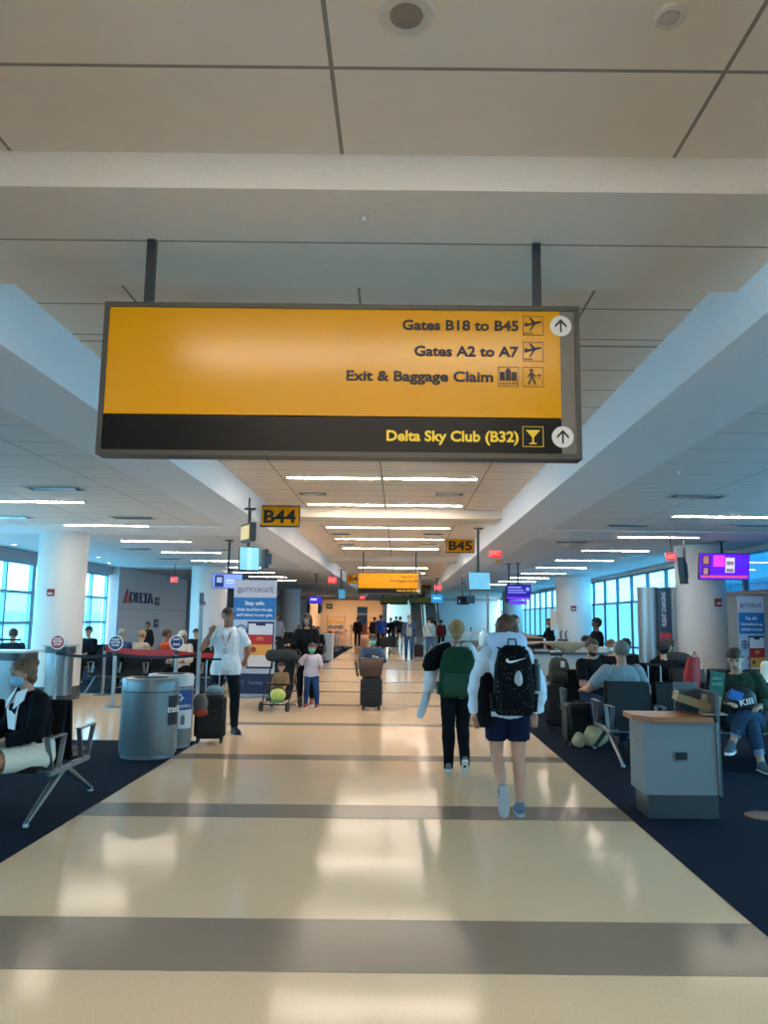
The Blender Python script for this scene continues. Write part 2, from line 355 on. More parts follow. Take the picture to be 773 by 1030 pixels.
# vents
def vent(u, v, z, w, label, group, blue=False):
    p = G(u, v, z); t = thing('ceiling_vent', label, 'ceiling vent', (p.x, p.y, z), 0, group)
    b = bmn()
    for s in (-1, 1):
        box(b, (0, s*.15, -.006), (w, .025, .014)); box(b, (s*w/2, 0, -.006), (.025, .32, .014))
    obj('frame', b, M('b9b7b2', .5), t)
    b = bmn(); box(b, (0, 0, -.002), (w-.02, .28, .004)); obj('gap_shade', b, M('101114', .7), t)  # black sheet painted for the shaded gap of the open slot
    b = bmn(); box(b, (0, .01, -.012), (w-.14, .15, .006), Matrix.Rotation(R(-6), 3, 'X')); obj('blade', b, M('9fb4c4', .25, .5), t)  # bluish reflected light is put into the blade colour
for u, v, z, w, lb, g in ((315, 496.5, ZT, .5, 'left ceiling vent between the first two light pairs', 'c'), (452, 497, ZT, .5, 'right ceiling vent between the first two light pairs', 'c'),
    (343, 537, ZT, .5, 'left ceiling vent beyond the second soffit', 'c'), (436, 537, ZT, .5, 'right ceiling vent beyond the second soffit', 'c'),
    (348, 547, ZT, .5, 'left ceiling vent in front of the hanging gate directory', 'c'), (431, 547, ZT, .5, 'right ceiling vent in front of the hanging gate directory', 'c'),
    (702, 499, ZB, .72, 'ceiling vent beside the nearest light on the right', 's'), (632, 528, ZB, .72, 'ceiling vent between first and second right lights', 's'),
    (757, 528, ZB, .72, 'ceiling vent beyond the first right light at the frame edge', 's'), (575, 545, ZB, .72, 'ceiling vent left of the second and third right lights', 's'), (640, 559, ZB, .72, 'ceiling vent right of the third light on the right', 's'),
    (55, 491, ZB, .72, 'open ceiling vent above the nearest left light', 's'), (10, 520, ZB, .72, 'ceiling vent at the left frame edge under the first light', 's'), (134, 520.5, ZB, .72, 'ceiling vent right of the second light on the left', 's'),
    (138, 552, ZB, .72, 'ceiling vent beside the third light on the left', 's'), (215, 553, ZB, .72, 'ceiling vent above the framed box sign on the left', 's'), (170, 562, ZB, .72, 'ceiling vent below the fourth light on the left', 's')):
    vent(u, v, z, w, lb, {'c': 'vents in the raised ceiling', 's': 'vents in the side ceilings'}[g])
# slot diffuser, downlights, speaker, sprinkler
def round_fix(u, v, z, r, label, cat, nm, dark=None, em=0, fr='c9c1b6'):
    p = G(u, v, z); t = thing(nm, label, cat, (p.x, p.y, z))
    b = bmn(); lathe(b, [(r, 0), (r, -.012), (r*.8, -.018), (r*.6, -.012)], n=28); obj('trim_ring', b, M(fr, .5), t, 40)
    b = bmn(); lathe(b, [(r*.6, -.010), (r*.58, -.016), (.004, -.02)], n=28); obj('centre', b, M(dark, .5, em=em) if dark else M('bdb5aa', .5), t, 40)
round_fix(409, 13, ZT, .1, 'round recessed downlight in the near ceiling tile at top', 'downlight', 'recessed_downlight', '8c8177', fr='d2cbc2')
round_fix(674, 15, ZT, .055, 'small round detector on the near ceiling, right of the downlight', 'detector', 'smoke_detector')
t = thing('sprinkler_head', 'small white sprinkler under the front soffit above the big sign', 'sprinkler', G(366, 217, ZS)); 
b = bmn(); lathe(b, [(.03, 0), (.032, -.008), (.012, -.012), (.01, -.03), (.018, -.034), (.018, -.037)], n=20); obj('head', b, M('d6cfc6', .4), t, 40)
for u, v, lb in ((14, 547, 'small lit downlight at the left frame edge'), (763, 556, 'small lit downlight near the right frame edge by the television'), (99, 560, 'small lit downlight between left column and windows'), (110, 566, 'small lit downlight above the left windows')):
    round_fix(u, v, ZB, .09, lb, 'downlight', 'recessed_downlight', 'fff4e2', 8)
for u, v, lb in ((181, 512, 'tiny sprinkler under the left side ceiling beside the beam'), (683, 473, 'tiny sprinkler under the right side ceiling beside the beam')):
    t = thing('sprinkler_head', lb, 'sprinkler', G(u, v, ZB)); b = bmn(); lathe(b, [(.04, 0), (.04, -.01), (.012, -.014), (.012, -.04), (.02, -.044)], n=16); obj('head', b, M('d6cfc6', .4), t, 40)
b = bmn(); b2(b, (XL1, 5.82, ZT-.003), (XR0, 5.838, ZT+.01)); struct('trim_%d' % k, b, M('8d8478', .7)); k += 1
# ================================================================== SIGNS
def text_fit(body, size, fit, loc, mat, parent, align='LEFT', bold=0.03, rot=None, name='lettering', depth=.0015):
    o = text(body, size, (0, 0, 0), mat, None, 'LEFT', bold, Matrix(), name, 1, depth)
    me = o.data; xs = [v.co.x for v in me.vertices]; x0, x1 = min(xs), max(xs); s = fit/(x1-x0)
    off = {'LEFT': -x0*s, 'RIGHT': -x1*s, 'CENTER': -(x0+x1)/2*s}[align]
    me.transform(Matrix.Translation(loc) @ (rot if rot is not None else FRONT) @ Matrix.Translation((off, 0, 0)) @ Matrix.Diagonal((s, 1, 1, 1)))
    if parent is not None: o.parent = parent
    return o
def flat(bm, pts, y, d=.0015):          # polygon in the x-z plane, facing -Y
    poly(bm, [(p[0], y, p[1]) for p in pts], (0, -d, 0))
def disc(bm, x, z, r, y, d=.0015, n=28): flat(bm, [(x+r*math.cos(2*PI*i/n), z+r*math.sin(2*PI*i/n)) for i in range(n)], y, d)
def arrow(bm, x, z, r, y):
    w = r*.17
    flat(bm, [(x-w/2, z-r*.62), (x+w/2, z-r*.62), (x+w/2, z+r*.5), (x-w/2, z+r*.5)], y)
    for s in (-1, 1):
        flat(bm, [(x, z+r*.68), (x+s*r*.55, z+r*.08), (x+s*r*.55, z-r*.18), (x, z+r*.38)], y)
def plane_icon(bm, x, z, s, y):
    P = [(-.42, -.05), (-.36, -.1), (-.1, .0), (-.02, -.02), (-.2, -.3), (-.12, -.3), (.12, .04), (.36, .1), (.42, .16), (.36, .2), (.1, .16), (-.12, .38), (-.2, .36), (-.04, .12), (-.26, .06), (-.36, .14), (-.4, .12)]
    flat(bm, [(x+a*s, z+c*s) for a, c in P], y)
    flat(bm, [(x-.45*s, z-.45*s), (x-.02*s, z-.45*s), (x-.02*s, z-.4*s), (x-.45*s, z-.4*s)], y)
def sq(bm, x, z, s, y, w=.0025):
    h = s/2
    for a in ((x-h, z-h, x+h, z-h+w), (x-h, z+h-w, x+h, z+h), (x-h, z-h, x-h+w, z+h), (x+h-w, z-h, x+h, z+h)):
        flat(bm, [(a[0], a[1]), (a[2], a[1]), (a[2], a[3]), (a[0], a[3])], y)
def wayfinder(X0, X1, Y, z0, z1, label, rows, last, full=True):
    cx = (X0+X1)/2; W = X1-X0; H = z1-z0
    t = thing('hanging_sign', label, 'direction sign', (cx, Y, z0))
    dep = .11; FRM = M('4a463f', .4, .3)
    b = bmn(); w = .026
    for a, c in (((-W/2, -dep/2, 0), (W/2, dep/2, w)), ((-W/2, -dep/2, H-w), (W/2, dep/2, H)), ((-W/2, -dep/2, w), (-W/2+w, dep/2, H-w)), ((W/2-w, -dep/2, w), (W/2, dep/2, H-w))): b2(b, a, c)
    b2(b, (-W/2+w, .0, w), (W/2-w, dep/2-.004, H-w))
    obj('frame', b, FRM, t)
    zb = H*.265; xg = W/2-.1; f = -dep/2+.008
    b = bmn(); b2(b, (-W/2+w, f, zb), (xg, 0, H-w)); obj('yellow_panel', b, YEL, t)
    b = bmn(); b2(b, (-W/2+w, f, w), (xg, 0, zb-.006)); bp = obj('black_panel', b, SIGNBLK, t)
    b = bmn(); b2(b, (xg, f, w), (W/2-w, 0, H-w)); gp = obj('grey_strip', b, M('6f665a', .5), t)
    for s in (-1, 1):
        xh = s*W*.415
        b = bmn(); b2(b, (xh-.021, -.021, H-.01), (xh+.021, .021, ZS-z0+.0 if full else ZT-z0))
        obj('hanger_post', b, M('3d4043', .4, .5), t)
    pt = f-.003
    for zz in (rows[0][3], last[3]):
        b = bmn(); disc(b, xg+.004, zz, .055, pt); dd = obj('arrow_disc', b, M('d8d2c8', .5), t)
        b = bmn(); arrow(b, xg+.004, zz, .055, pt-.002); obj('arrow', b, INK, dd)
    for body, xr, wd, zc, ic in rows+[last]:
        m = INK if zc > zb else M('f2c62a', .5)
        text_fit(body, .0745, wd, (xr, pt, zc-.027), m, t)if False else text_fit(body, .0745, wd, (xr, pt, zc-.027), m, t, 'RIGHT')
        b = bmn()
        for kind, xi in ic:
            S = .105; sq(b, xi, zc, S, pt)
            if kind == 'plane': plane_icon(b, xi, zc+.005, S, pt)
            if kind == 'bags':
                for dx, hh in ((-.03, .045), (0, .058), (.03, .045)): flat(b, [(xi+dx-.013, zc-.02), (xi+dx+.013, zc-.02), (xi+dx+.013, zc-.02+hh), (xi+dx-.013, zc-.02+hh)], pt)
                flat(b, [(xi-.006, zc+.036), (xi+.006, zc+.036), (xi+.006, zc+.046), (xi-.006, zc+.046)], pt)
                for q in range(6): disc(b, xi-.04+.016*q, zc-.036, .005, pt, n=8)
            if kind == 'walk':
                disc(b, xi-.008, zc+.034, .009, pt, n=12)
                flat(b, [(xi-.018, zc+.02), (xi+.002, zc+.024), (xi+.004, zc-.006), (xi-.012, zc-.006)], pt)
                flat(b, [(xi-.012, zc-.006), (xi-.002, zc-.006), (xi-.02, zc-.04), (xi-.03, zc-.038)], pt)
                flat(b, [(xi-.004, zc-.004), (xi+.006, zc-.006), (xi+.016, zc-.038), (xi+.006, zc-.04)], pt)
                flat(b, [(xi+.002, zc+.018), (xi+.018, zc+.004), (xi+.014, zc), (xi, zc+.01)], pt)
                flat(b, [(xi-.018, zc+.02), (xi-.028, zc), (xi-.024, zc-.002), (xi-.012, zc+.012)], pt)
                flat(b, [(xi+.03, zc-.01), (xi+.034, zc-.01), (xi+.034, zc+.012), (xi+.03, zc+.012)], pt)
                flat(b, [(xi+.022, zc+.006), (xi+.042, zc+.006), (xi+.032, zc+.018)], pt)
            if kind == 'glass':
                flat(b, [(xi-.036, zc+.034), (xi+.036, zc+.034), (xi+.004, zc-.004), (xi-.004, zc-.004)], pt)
                flat(b, [(xi-.004, zc-.004), (xi+.004, zc-.004), (xi+.004, zc-.032), (xi-.004, zc-.032)], pt)
                flat(b, [(xi-.018, zc-.032), (xi+.018, zc-.032), (xi+.018, zc-.038), (xi-.018, zc-.038)], pt)
        obj('pictogram', b, m, t)
    return t
YS = 3.84
X0 = D(105, 380, YS).x; X1 = D(582, 385, YS).x; Z1 = D(344, 306, YS-.05).z; Z0 = D(344, 459.5, YS-.05).z
def lx(u, v): return D(u, v, YS-.05).x-(X0+X1)/2
def lz(u, v): return D(u, v, YS-.05).z-Z0
rows = [('Gates B18 to B45', lx(522, 328), lx(522, 328)-lx(405, 328), lz(464, 327), [('plane', lx(536.5, 328))]),
        ('Gates A2 to A7', lx(522, 353), lx(522, 353)-lx(417, 353), lz(464, 353), [('plane', lx(536.5, 353))]),
        ('Exit & Baggage Claim', lx(496.5, 379), lx(496.5, 379)-lx(348.5, 379), lz(464, 378.5), [('bags', lx(511.5, 379)), ('walk', lx(536.5, 379))])]
last = ('Delta Sky Club (B32)', lx(522, 439), lx(522, 439)-lx(389, 439), lz(464, 438.5), [('glass', lx(536.5, 439))])
wayfinder(X0, X1, YS, Z0, Z1, 'big yellow and black hanging direction sign nearest the viewer, listing Gates B18 to B45', rows, last)
Y2 = 27.2-2.2
wayfinder(D(360, 587, Y2).x, D(424, 587, Y2).x, Y2, D(392, 597.5, Y2).z, D(392, 576, Y2).z, 'second yellow hanging direction sign further down the walkway, under the raised ceiling', rows, last, False)
Y3 = 55
for u0, u1, lb in ((383, 410.5, 'far yellow sign over the bright end doorway, left of two'), (412, 436, 'far yellow sign over the escalators, right of two')):
    p = D(u0, 605, Y3); q = D(u1, 605, Y3); W = q.x-p.x
    t = thing('hanging_sign', lb, 'direction sign', ((p.x+q.x)/2, Y3, D(u0, 608, Y3).z)); h = .48
    b = bmn(); box(b, (0, 0, h/2), (W, .16, h)); obj('frame', b, M('4a463f', .4), t)
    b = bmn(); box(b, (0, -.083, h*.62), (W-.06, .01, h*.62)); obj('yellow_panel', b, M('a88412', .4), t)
    b = bmn()
    for s in (-1, 1): box(b, (s*W*.4, 0, (ZT-t.location.z+h)/2), (.05, .05, ZT-t.location.z-h))
    obj('hanger_post', b, DKGREY, t)
def gate_sign(u0, v0, u1, v1, side, body, label):
    Y = (XL1-0)/((u0-CX)/F) if side < 0 else XR0/((u1-CX)/F)
    a = D(u0, v0, Y); c = D(u1, v1, Y); w = c.x-a.x; h = abs(a.z-c.z)
    t = thing('gate_number_sign', label, 'gate sign', ((a.x+c.x)/2, Y, (a.z+c.z)/2))
    b = bmn(); box(b, (0, 0, 0), (w, .09, h), bev=.006); obj('frame', b, M('2a2418', .4), t)
    b = bmn(); box(b, (0, -.046, 0), (w-.05, .008, h-.05)); obj('yellow_panel', b, YEL, t)
    text_fit(body, h*.82, w*.8, (0, -.052, -h*.3), INK, t, 'CENTER', .03, name='gate_number')
    b = bmn(); box(b, (side*(w/2+.01), 0, 0), (.03, .12, h*.7)); obj('wall_bracket', b, DKGREY, t)
gate_sign(262.5, 508.5, 302, 530.5, -1, 'B44', 'yellow gate number sign B44 projecting from the left beam')
gate_sign(448.5, 541, 478, 556.5, 1, 'B45', 'yellow gate number sign B45 projecting from the right beam')
gate_sign(349.5, 577.5, 366, 587, -1, 'B42', 'small yellow gate number sign half hidden behind the second direction sign, left side')
gate_sign(418, 584.5, 434.5, 592.5, 1, 'B43', 'small yellow gate number sign B43 behind the second direction sign, right side')
# exit signs
def exit_sign(u, v, Y, s, label, box_below=False, yaw=0, ztop=None):
    p = D(u, v, Y); t = thing('exit_sign', label, 'exit sign', p, yaw)
    b = bmn(); box(b, (0, 0, 0), (s*1.25, .05, s), bev=.005); obj('housing', b, M('d2d0cd', .4), t)
    b = bmn(); box(b, (0, -.028, 0), (s*1.17, .006, s*.92)); obj('face', b, M('d8343c', .5, em=.7), t)
    text_fit('EXIT', s*.62, s*1.0, (0, -.033, -s*.22), M('f08a84', .5, em=.8), t, 'CENTER', .03)
    zt = (ztop or ZB)-p.z
    b = bmn(); b2(b, (-.012, -.012, s/2), (.012, .012, zt)); obj('hanger', b, DKGREY, t)
    if box_below:
        b = bmn(); box(b, (.08, 0, -s*.75), (s*.6, .06, s*.35)); obj('emergency_lamp_box', b, M('a88248', .4), t)
exit_sign(498.5, 556, 19, .27, 'red lit exit sign under the right beam, right of gate sign B45', True)
exit_sign(334.5, 583.5, 30, .27, 'red lit exit sign under the left beam near the walkway')
exit_sign(441, 591, 34, .27, 'red lit exit sign under the right beam beyond gate sign B43')
exit_sign(365, 601, 46, .26, 'tiny red exit sign far away behind the second direction sign')
exit_sign(175.5, 583, 25, .2, 'red exit sign on the left near the airline lettering wall')
exit_sign(675, 560, 15.3, .17, 'red lit exit sign on the right beside the back of a black screen')
t = thing('framed_box_sign', 'small dark-framed lit box sign hanging under the left beam below B44', 'box sign', D(250, 536, 10.9), R(-60))
b = bmn(); box(b, (0, 0, 0), (.42, .09, .27), bev=.01); obj('frame', b, M('4b3f2c', .4), t)
b = bmn(); box(b, (0, -.05, 0), (.34, .01, .19)); obj('face', b, M('d8b77c', .4, em=.55), t)
b = bmn(); b2(b, (-.01, -.01, .13), (.01, .01, ZB-t.location.z)); obj('hanger', b, DKGREY, t)
# ------------------------------------------------------------------ screens
def tv(u, v, Y, wpx, hpx, yaw, tilt, label, face, content=(), rod=True, back=False):
    p = D(u, v, Y); s = Y/F*1.0; W, H = wpx*s, hpx*s
    t = thing('hanging_screen', label, 'television', p, yaw)
    rt = Matrix.Rotation(tilt, 3, 'X')
    b = bmn(); box(b, rt @ Vector((0, .03, 0)), (W, .06, H), rt, .008); box(b, rt @ Vector((0, .09, 0)), (W*.6, .08, H*.6), rt, .01); obj('casing', b, M('0d0e12', .35), t)
    b = bmn(); box(b, rt @ Vector((0, -.002, 0)), (W-.03, .006, H-.03), rt); d = obj('display', b, face, t)
    for (x0, z0, x1, z1, m) in content:
        b = bmn(); box(b, rt @ Vector(((x0+x1)/2*W, -.007, (z0+z1)/2*H)), ((x1-x0)*W, .004, (z1-z0)*H), rt); obj('picture', b, m, d)
    if rod:
        b = bmn(); tube(b, [(0, .09, 0), (0, .09, ZB-p.z)], .025); box(b, (0, .09, ZB-p.z-.01), (.16, .16, .02)); obj('ceiling_pole', b, M('1a1b1e', .4), t)
    return t
PUR = M('3a12c8', .3, em=.9); E = lambda c, e=1.: M(c, .4, em=e)
t = tv(729, 570, 16.0, 51, 27, R(0), R(10), 'large television on the right column showing a bright purple picture', E('5a18d6', .8),
   [(-.45, .05, -.28, .42, E('2a1450', .6)), (-.42, .1, -.31, .4, E('c98a7a', .6)), (-.45, -.32, -.28, .0, E('33206a', .6)), (-.41, -.28, -.32, -.05, E('c79088', .6)),
    (-.22, .0, .0, .42, E('e33ad8', .9)), (0.02, -.22, .2, .34, E('cfc4d6', .8)), (.04, .06, .18, .2, E('2b2630', .5)), (.04, -.2, .18, -.08, E('3a3240', .5)), (-.46, -.42, .46, -.33, E('c54a7a', .8)), (.24, .0, .46, .3, E('4a2aea', .8))])
pt = D(735, 590, 16.2)
t = tv(686, 574, 15.6, 9, 27, R(-62), R(6), 'black back of a hanging screen left of the large purple television', M('0c0d10', .3))
t = tv(522, 595.5, 23, 25, 15, R(0), R(8), 'hanging flight information screen with purple and white rows, right of the walkway', E('2b1c8c', .7),
   [(-.42, .28, .1, .33, E('9aa4e8')), (-.42, .1, .2, .14, E('9aa4e8')), (-.42, -.05, .3, -.01, E('8a94e0')), (.3, .1, .42, .3, E('7f8ae6')), (-.46, -.44, .46, -.36, E('6a34f0', 1.3))])
tv(521, 606, 23.3, 19, 4, 0, 0, 'narrow purple screen below the flight information screen', E('5a2cf0', 1.2), (), False)
tv(510, 598, 23.4, 5, 16, R(-60), 0, 'black side-on screen left of the flight information screen', M('0c0d10', .3), ())
BLS = M('5aa3c4', .25, em=.35)
tv(482.5, 584.5, 14.2, 23, 18.5, R(8), R(-14), 'tilted pale blue hanging screen right of the walkway under the beam', BLS, [(-.47, -.47, .47, .47, E('6fb4d2', .45))])
tv(440, 602, 32, 13, 9, R(12), 0, 'small blue hanging screen beyond gate sign B43', E('2d7fb8', .6), [(-.3, -.08, .3, .12, E('7cc0e6', .8))])
tv(466, 604, 31, 12, 8.5, R(0), 0, 'black hanging screen in the middle right distance, left of a pair', M('0b0c10', .3), [(-.35, -.3, -.25, .1, E('6672d0', .6))])
tv(474, 603, 30.5, 9, 8, R(20), 0, 'black hanging screen in the middle right distance, right of a pair', M('0b0c10', .3))
tv(251, 562, 11.9, 21, 25, R(22), R(-8), 'tilted pale blue hanging screen under the left beam, below the framed box sign', BLS, [(-.46, -.46, .46, .46, E('7cbcd8', .55)), (-.1, -.46, .1, .46, E('a5d6ea', .6))])  # bluish reflection on this screen put in as glowing panels
tv(265, 562, 12.5, 11, 19, R(-55), 0, 'black back-to-back screen behind the tilted blue one on the left', M('0b0c10', .3), (), False)
tv(229, 584.5, 17.0, 30, 15, R(6), R(4), 'lavender advertising screen hanging above the left welcome banner', E('6f86ee', .9), [(-.42, -.4, -.12, .4, E('25345e', .6)), (-.35, -.1, -.18, .25, E('a8b4e0', .6)), (-.05, .0, .4, .08, E('a9b6f4')), (-.05, -.15, .2, -.1, E('a9b6f4'))])
tv(317.5, 603.5, 30, 14, 7.5, 0, 0, 'small purple flight screen hanging over the left mid distance', E('3226a8', .8), [(-.35, -.05, .1, .2, E('b4a8f4'))])
tv(321, 612, 30.2, 4, 10, R(-50), 0, 'narrow black screen hanging just below the small purple one', M('141417', .4), (), False)
tv(344, 597.5, 27, 8, 10, R(28), R(-8), 'small tilted blue screen at the left edge of the walkway', E('4c93b4', .45))
# ================================================================== PEOPLE
SK1, SK2, SK3 = 'c99a7e', '9a6b50', '5a3c2c'
def human(name, label, x, y, rz, H=1.72, P={}, O={}, vox=.016, z=None, group=None, cat='person', build=1.0):
    s = H/1.705; V = Vector
    t = thing(name, label, cat, (x, y, 0), rz, group)
    def dv(a): return V(a).normalized()
    lean = P.get('lean', (0, 0)); sd = dv((lean[0], lean[1], 1))
    sw = P.get('sw', .175)*build; tw = P.get('twist', 0)
    lat = Matrix.Rotation(tw, 3, 'Z') @ V((1, 0, 0)); fw = Matrix.Rotation(tw, 3, 'Z') @ V((0, 1, 0)); fw = (fw-sd*fw.dot(sd)).normalized()
    hc = V((0, 0, 0)); hL = V((-.095, 0, -.02))*s; hR = V((.095, 0, -.02))*s
    ns = hc+sd*.53*s; hp = P.get('head', (0, 0)); hd = (sd*1.0+V((0, .12, 0))+(Matrix.Rotation(tw, 3, 'Z') @ V((0, math.sin(hp[1]), 0)))*-.6).normalized()
    hz = P.get('hs', 1); s2 = s*hz
    hcn = ns+sd*.04*s+hd*.118*s*(hz*.75+.25)
    shL = ns-sd*.07*s-lat*sw*s; shR = ns-sd*.07*s+lat*sw*s
    J = {}
    for k2, sh in (('la', shL), ('ra', shR)):
        d = P.get(k2, ((-.12 if k2 == 'la' else .12, 0, -1), (0, .12, -1)))
        e = sh+dv(d[0])*.285*s; w_ = e+dv(d[1])*.25*s; J[k2] = (sh, e, w_, dv(d[2]) if len(d) > 2 else dv(d[1]))
    for k2, hh in (('ll', hL), ('rl', hR)):
        d = P.get(k2, ((0, 0, -1), (0, 0, -1)))
        kn = hh+dv(d[0])*.42*s; an = kn+dv(d[1])*.4*s
        f = dv(d[2]) if len(d) > 2 else V((0, 1, 0)); J[k2] = (hh, kn, an, f)
    low = min(J[k2][2].z-.083*s for k2 in ('ll', 'rl') if J[k2][3].z > -.05)
    off = V((0, 0, P['sit']-hc.z if 'sit' in P else -low))
    if z is not None: off += V((0, 0, z))
    B = build; fem = P.get('fem', 0)
    segs = []  # label, a, b, ra, rb
    def S(lb, a, c, ra, rb): segs.append((lb, a+off, c+off, ra, rb))
    bm = bmn()
    # trunk
    cs = [hc-V((0, 0, .09))*s, hc-V((0, 0, .03))*s, hc+sd*.05*s, hc+sd*.16*s, hc+sd*.3*s, hc+sd*.41*s, ns-sd*.05*s, ns+sd*.0*s]
    rx = [.07, .155+.012*fem, .16+.012*fem, .138-.012*fem, .155-.008*fem, .165-.008*fem, .135, .055]; ry = [.06, .105, .11, .098, .11+.01*fem, .112, .075, .05]
    loft(bm, [c+off for c in cs], [a*s*B for a in rx], [a*s*B for a in ry], lat, fw, 18, p=2.3)
    S('pelvis', hc-V((0, 0, .05))*s, hc+sd*.1*s, .13*s, .13*s); S('torso', hc+sd*.12*s, ns-sd*.02*s, .13*s, .12*s)
    tcap(bm, ns-sd*.03*s+off, hcn-hd*.04*s+off, .054*s*B**.5, .05*s*B**.5); S('neck', ns+sd*.02*s, hcn-hd*.06*s, .05*s, .05*s)
    # head
    hm = Matrix.Rotation(tw+hp[0], 3, 'Z') @ Matrix.Rotation(hp[1], 3, 'X')
    hx = lambda a, c, e: hcn+off+hm @ V((a, c, e))*s2
    ell(bm, hx(0, -.008, .022), (.076*s2, .096*s2, .092*s2), hm); ell(bm, hx(0, .022, -.045), (.056*s2, .066*s2, .066*s2), hm)
    tcap(bm, hx(0, .086, .012), hx(0, .104, -.018), .009*s2, .014*s2, 8)
    for q in (-1, 1): ell(bm, hx(q*.078, -.004, -.006), (.011*s2, .02*s2, .032*s2), hm, 8, 6)
    S('head', hcn-hd*.02*s2, hcn+hd*.03*s2, .085*s2, .09*s2)
    for k2, sg in (('la', -1), ('ra', 1)):
        sh, e, w_, hdv = J[k2]
        tcap(bm, sh+off-lat*sg*.015*s, e+off, .056*s*B, .042*s*B); tcap(bm, e+off, w_+off, .043*s*B, .028*s*B)
        S('u'+k2, sh, e, .05*s, .042*s); S('f'+k2, e, w_, .042*s, .03*s)
        # hand: palm, four fingers, thumb
        ax = hdv; side = ax.cross(V((0, 0, 1)) if abs(ax.z) < .8 else V((0, 1, 0))).normalized(); nrm = ax.cross(side).normalized()
        if P.get('palm_'+k2): side, nrm = nrm, side
        pc = w_+ax*.05*s
        loft(bm, [w_+off-ax*.005*s, w_+ax*.03*s+off, w_+ax*.07*s+off, w_+ax*.092*s+off], [.026*s, .036*s, .041*s, .036*s], [.02*s, .017*s, .015*s, .012*s], side, nrm, 10)
        cu = P.get('curl', .5)
        for i, (o_, L) in enumerate(((-.03, .062), (-.01, .074), (.01, .07), (.029, .054))):
            b0 = w_+ax*.085*s+side*o_*s; b1 = b0+(ax*math.cos(cu*.5)+nrm*math.sin(cu*.5)).normalized()*L*.5*s
            b3 = b1+(ax*math.cos(cu*1.8)+nrm*math.sin(cu*1.8)).normalized()*L*.5*s
            tcap(bm, b0+off, b1+off, .0092*s, .0085*s, 8); tcap(bm, b1+off, b3+off, .0085*s, .0072*s, 8)
        th = w_+ax*.025*s-side*.03*s; t1 = th+(ax*.6-side*.6+nrm*.4).normalized()*.035*s; t2 = t1+(ax*.8-side*.1+nrm*.5).normalized()*.03*s
        tcap(bm, th+off, t1+off, .012*s, .0105*s, 8); tcap(bm, t1+off, t2+off, .0105*s, .009*s, 8)
        S('h'+k2, w_+ax*.01*s, w_+ax*.15*s, .03*s, .03*s)
    for k2, sg in (('ll', -1), ('rl', 1)):
        hh, kn, an, f = J[k2]
        tcap(bm, hh+off, kn+off, .086*s*B, .055*s*B)
        cf = kn+(an-kn)*.3-f*.012*s
        tcap(bm, kn+off, cf+off, .052*s*B, .054*s*B); tcap(bm, cf+off, an+off, .053*s*B, .034*s*B)
        up = f.cross(V((1, 0, 0))).normalized()
        if up.z < 0 and abs(f.z) < .9: up = -up
        tcap(bm, an+off-up*.03*s, an+off+f*.13*s-up*.045*s, .032*s, .024*s)
        S('t'+k2, hh, kn, .08*s, .055*s); S('s'+k2, kn, an, .052*s, .034*s); S('foot'+k2, an-up*.045*s+f*.02*s, an+f*.14*s-up*.045*s, .03*s, .03*s)
    src = bpy.data.meshes.new('body'); bm.to_mesh(src); bm.free()
    tmp = bpy.data.objects.new('body_source', src); C.objects.link(tmp)
    rm = tmp.modifiers.new('r', 'REMESH'); rm.mode = 'VOXEL'; rm.voxel_size = vox; sm = tmp.modifiers.new('s', 'SMOOTH'); sm.factor = .5; sm.iterations = 3 if vox > .012 else 4
    dg = bpy.context.evaluated_depsgraph_get(); me = bpy.data.meshes.new_from_object(tmp.evaluated_get(dg)); bpy.data.objects.remove(tmp)
    me.name = 'body'; me.materials.clear(); me.materials.append(M(O.get('skin', SK1), .55, noise_amt=.04)); me.shade_smooth()
    ob = bpy.data.objects.new('body', me); C.objects.link(ob); ob.parent = t
    # classify vertices by nearest limb
    n = len(me.vertices); co = np.empty(n*3); me.vertices.foreach_get('co', co); co = co.reshape(-1, 3)
    nm = np.empty(n*3); me.vertex_normals.foreach_get('vector', nm); nm = nm.reshape(-1, 3)
    best = np.full(n, 9.); lab = np.zeros(n, int); tt = np.zeros(n); names = [g[0] for g in segs]
    for i, (_, a, c, ra, rb) in enumerate(segs):
        a = np.array(a); c = np.array(c); d = c-a; u = ((co-a) @ d)/(d @ d); uc = np.clip(u, 0, 1)
        ds = np.linalg.norm(co-(a+uc[:, None]*d), axis=1)-(ra+(rb-ra)*uc)
        k3 = ds < best; best[k3] = ds[k3]; lab[k3] = i; tt[k3] = u[k3]
    L = {nm_: lab == i for i, nm_ in enumerate(names)}
    polys = [tuple(p.vertices) for p in me.polygons]
    def garment(nme, mask, mat, offd, fold=.006, up_to=None):
        ids = {}; vs = []; fs = []
        for p in polys:
            if all(mask[q] for q in p):
                fs.append([ids.setdefault(q, len(ids)) for q in p])
        if not fs: return None
        for q in ids:
            c = co[q]; nn = noise.noise(V((c[0]*9, c[1]*9, c[2]*5+x)))*fold+noise.noise(V((c[0]*28, c[1]*28, c[2]*16+y)))*fold*.5
            vs.append(tuple(c+nm[q]*(offd+nn)))
        g = bpy.data.meshes.new(nme); g.from_pydata(vs, [], fs); g.update(); g.shade_smooth(); g.materials.append(mat)
        o = bpy.data.objects.new(nme, g); C.objects.link(o); o.parent = t
        sd_ = o.modifiers.new('cloth_thickness', 'SOLIDIFY'); sd_.thickness = .006; sd_.offset = -1
        return o
    z_rel = co[:, 2]
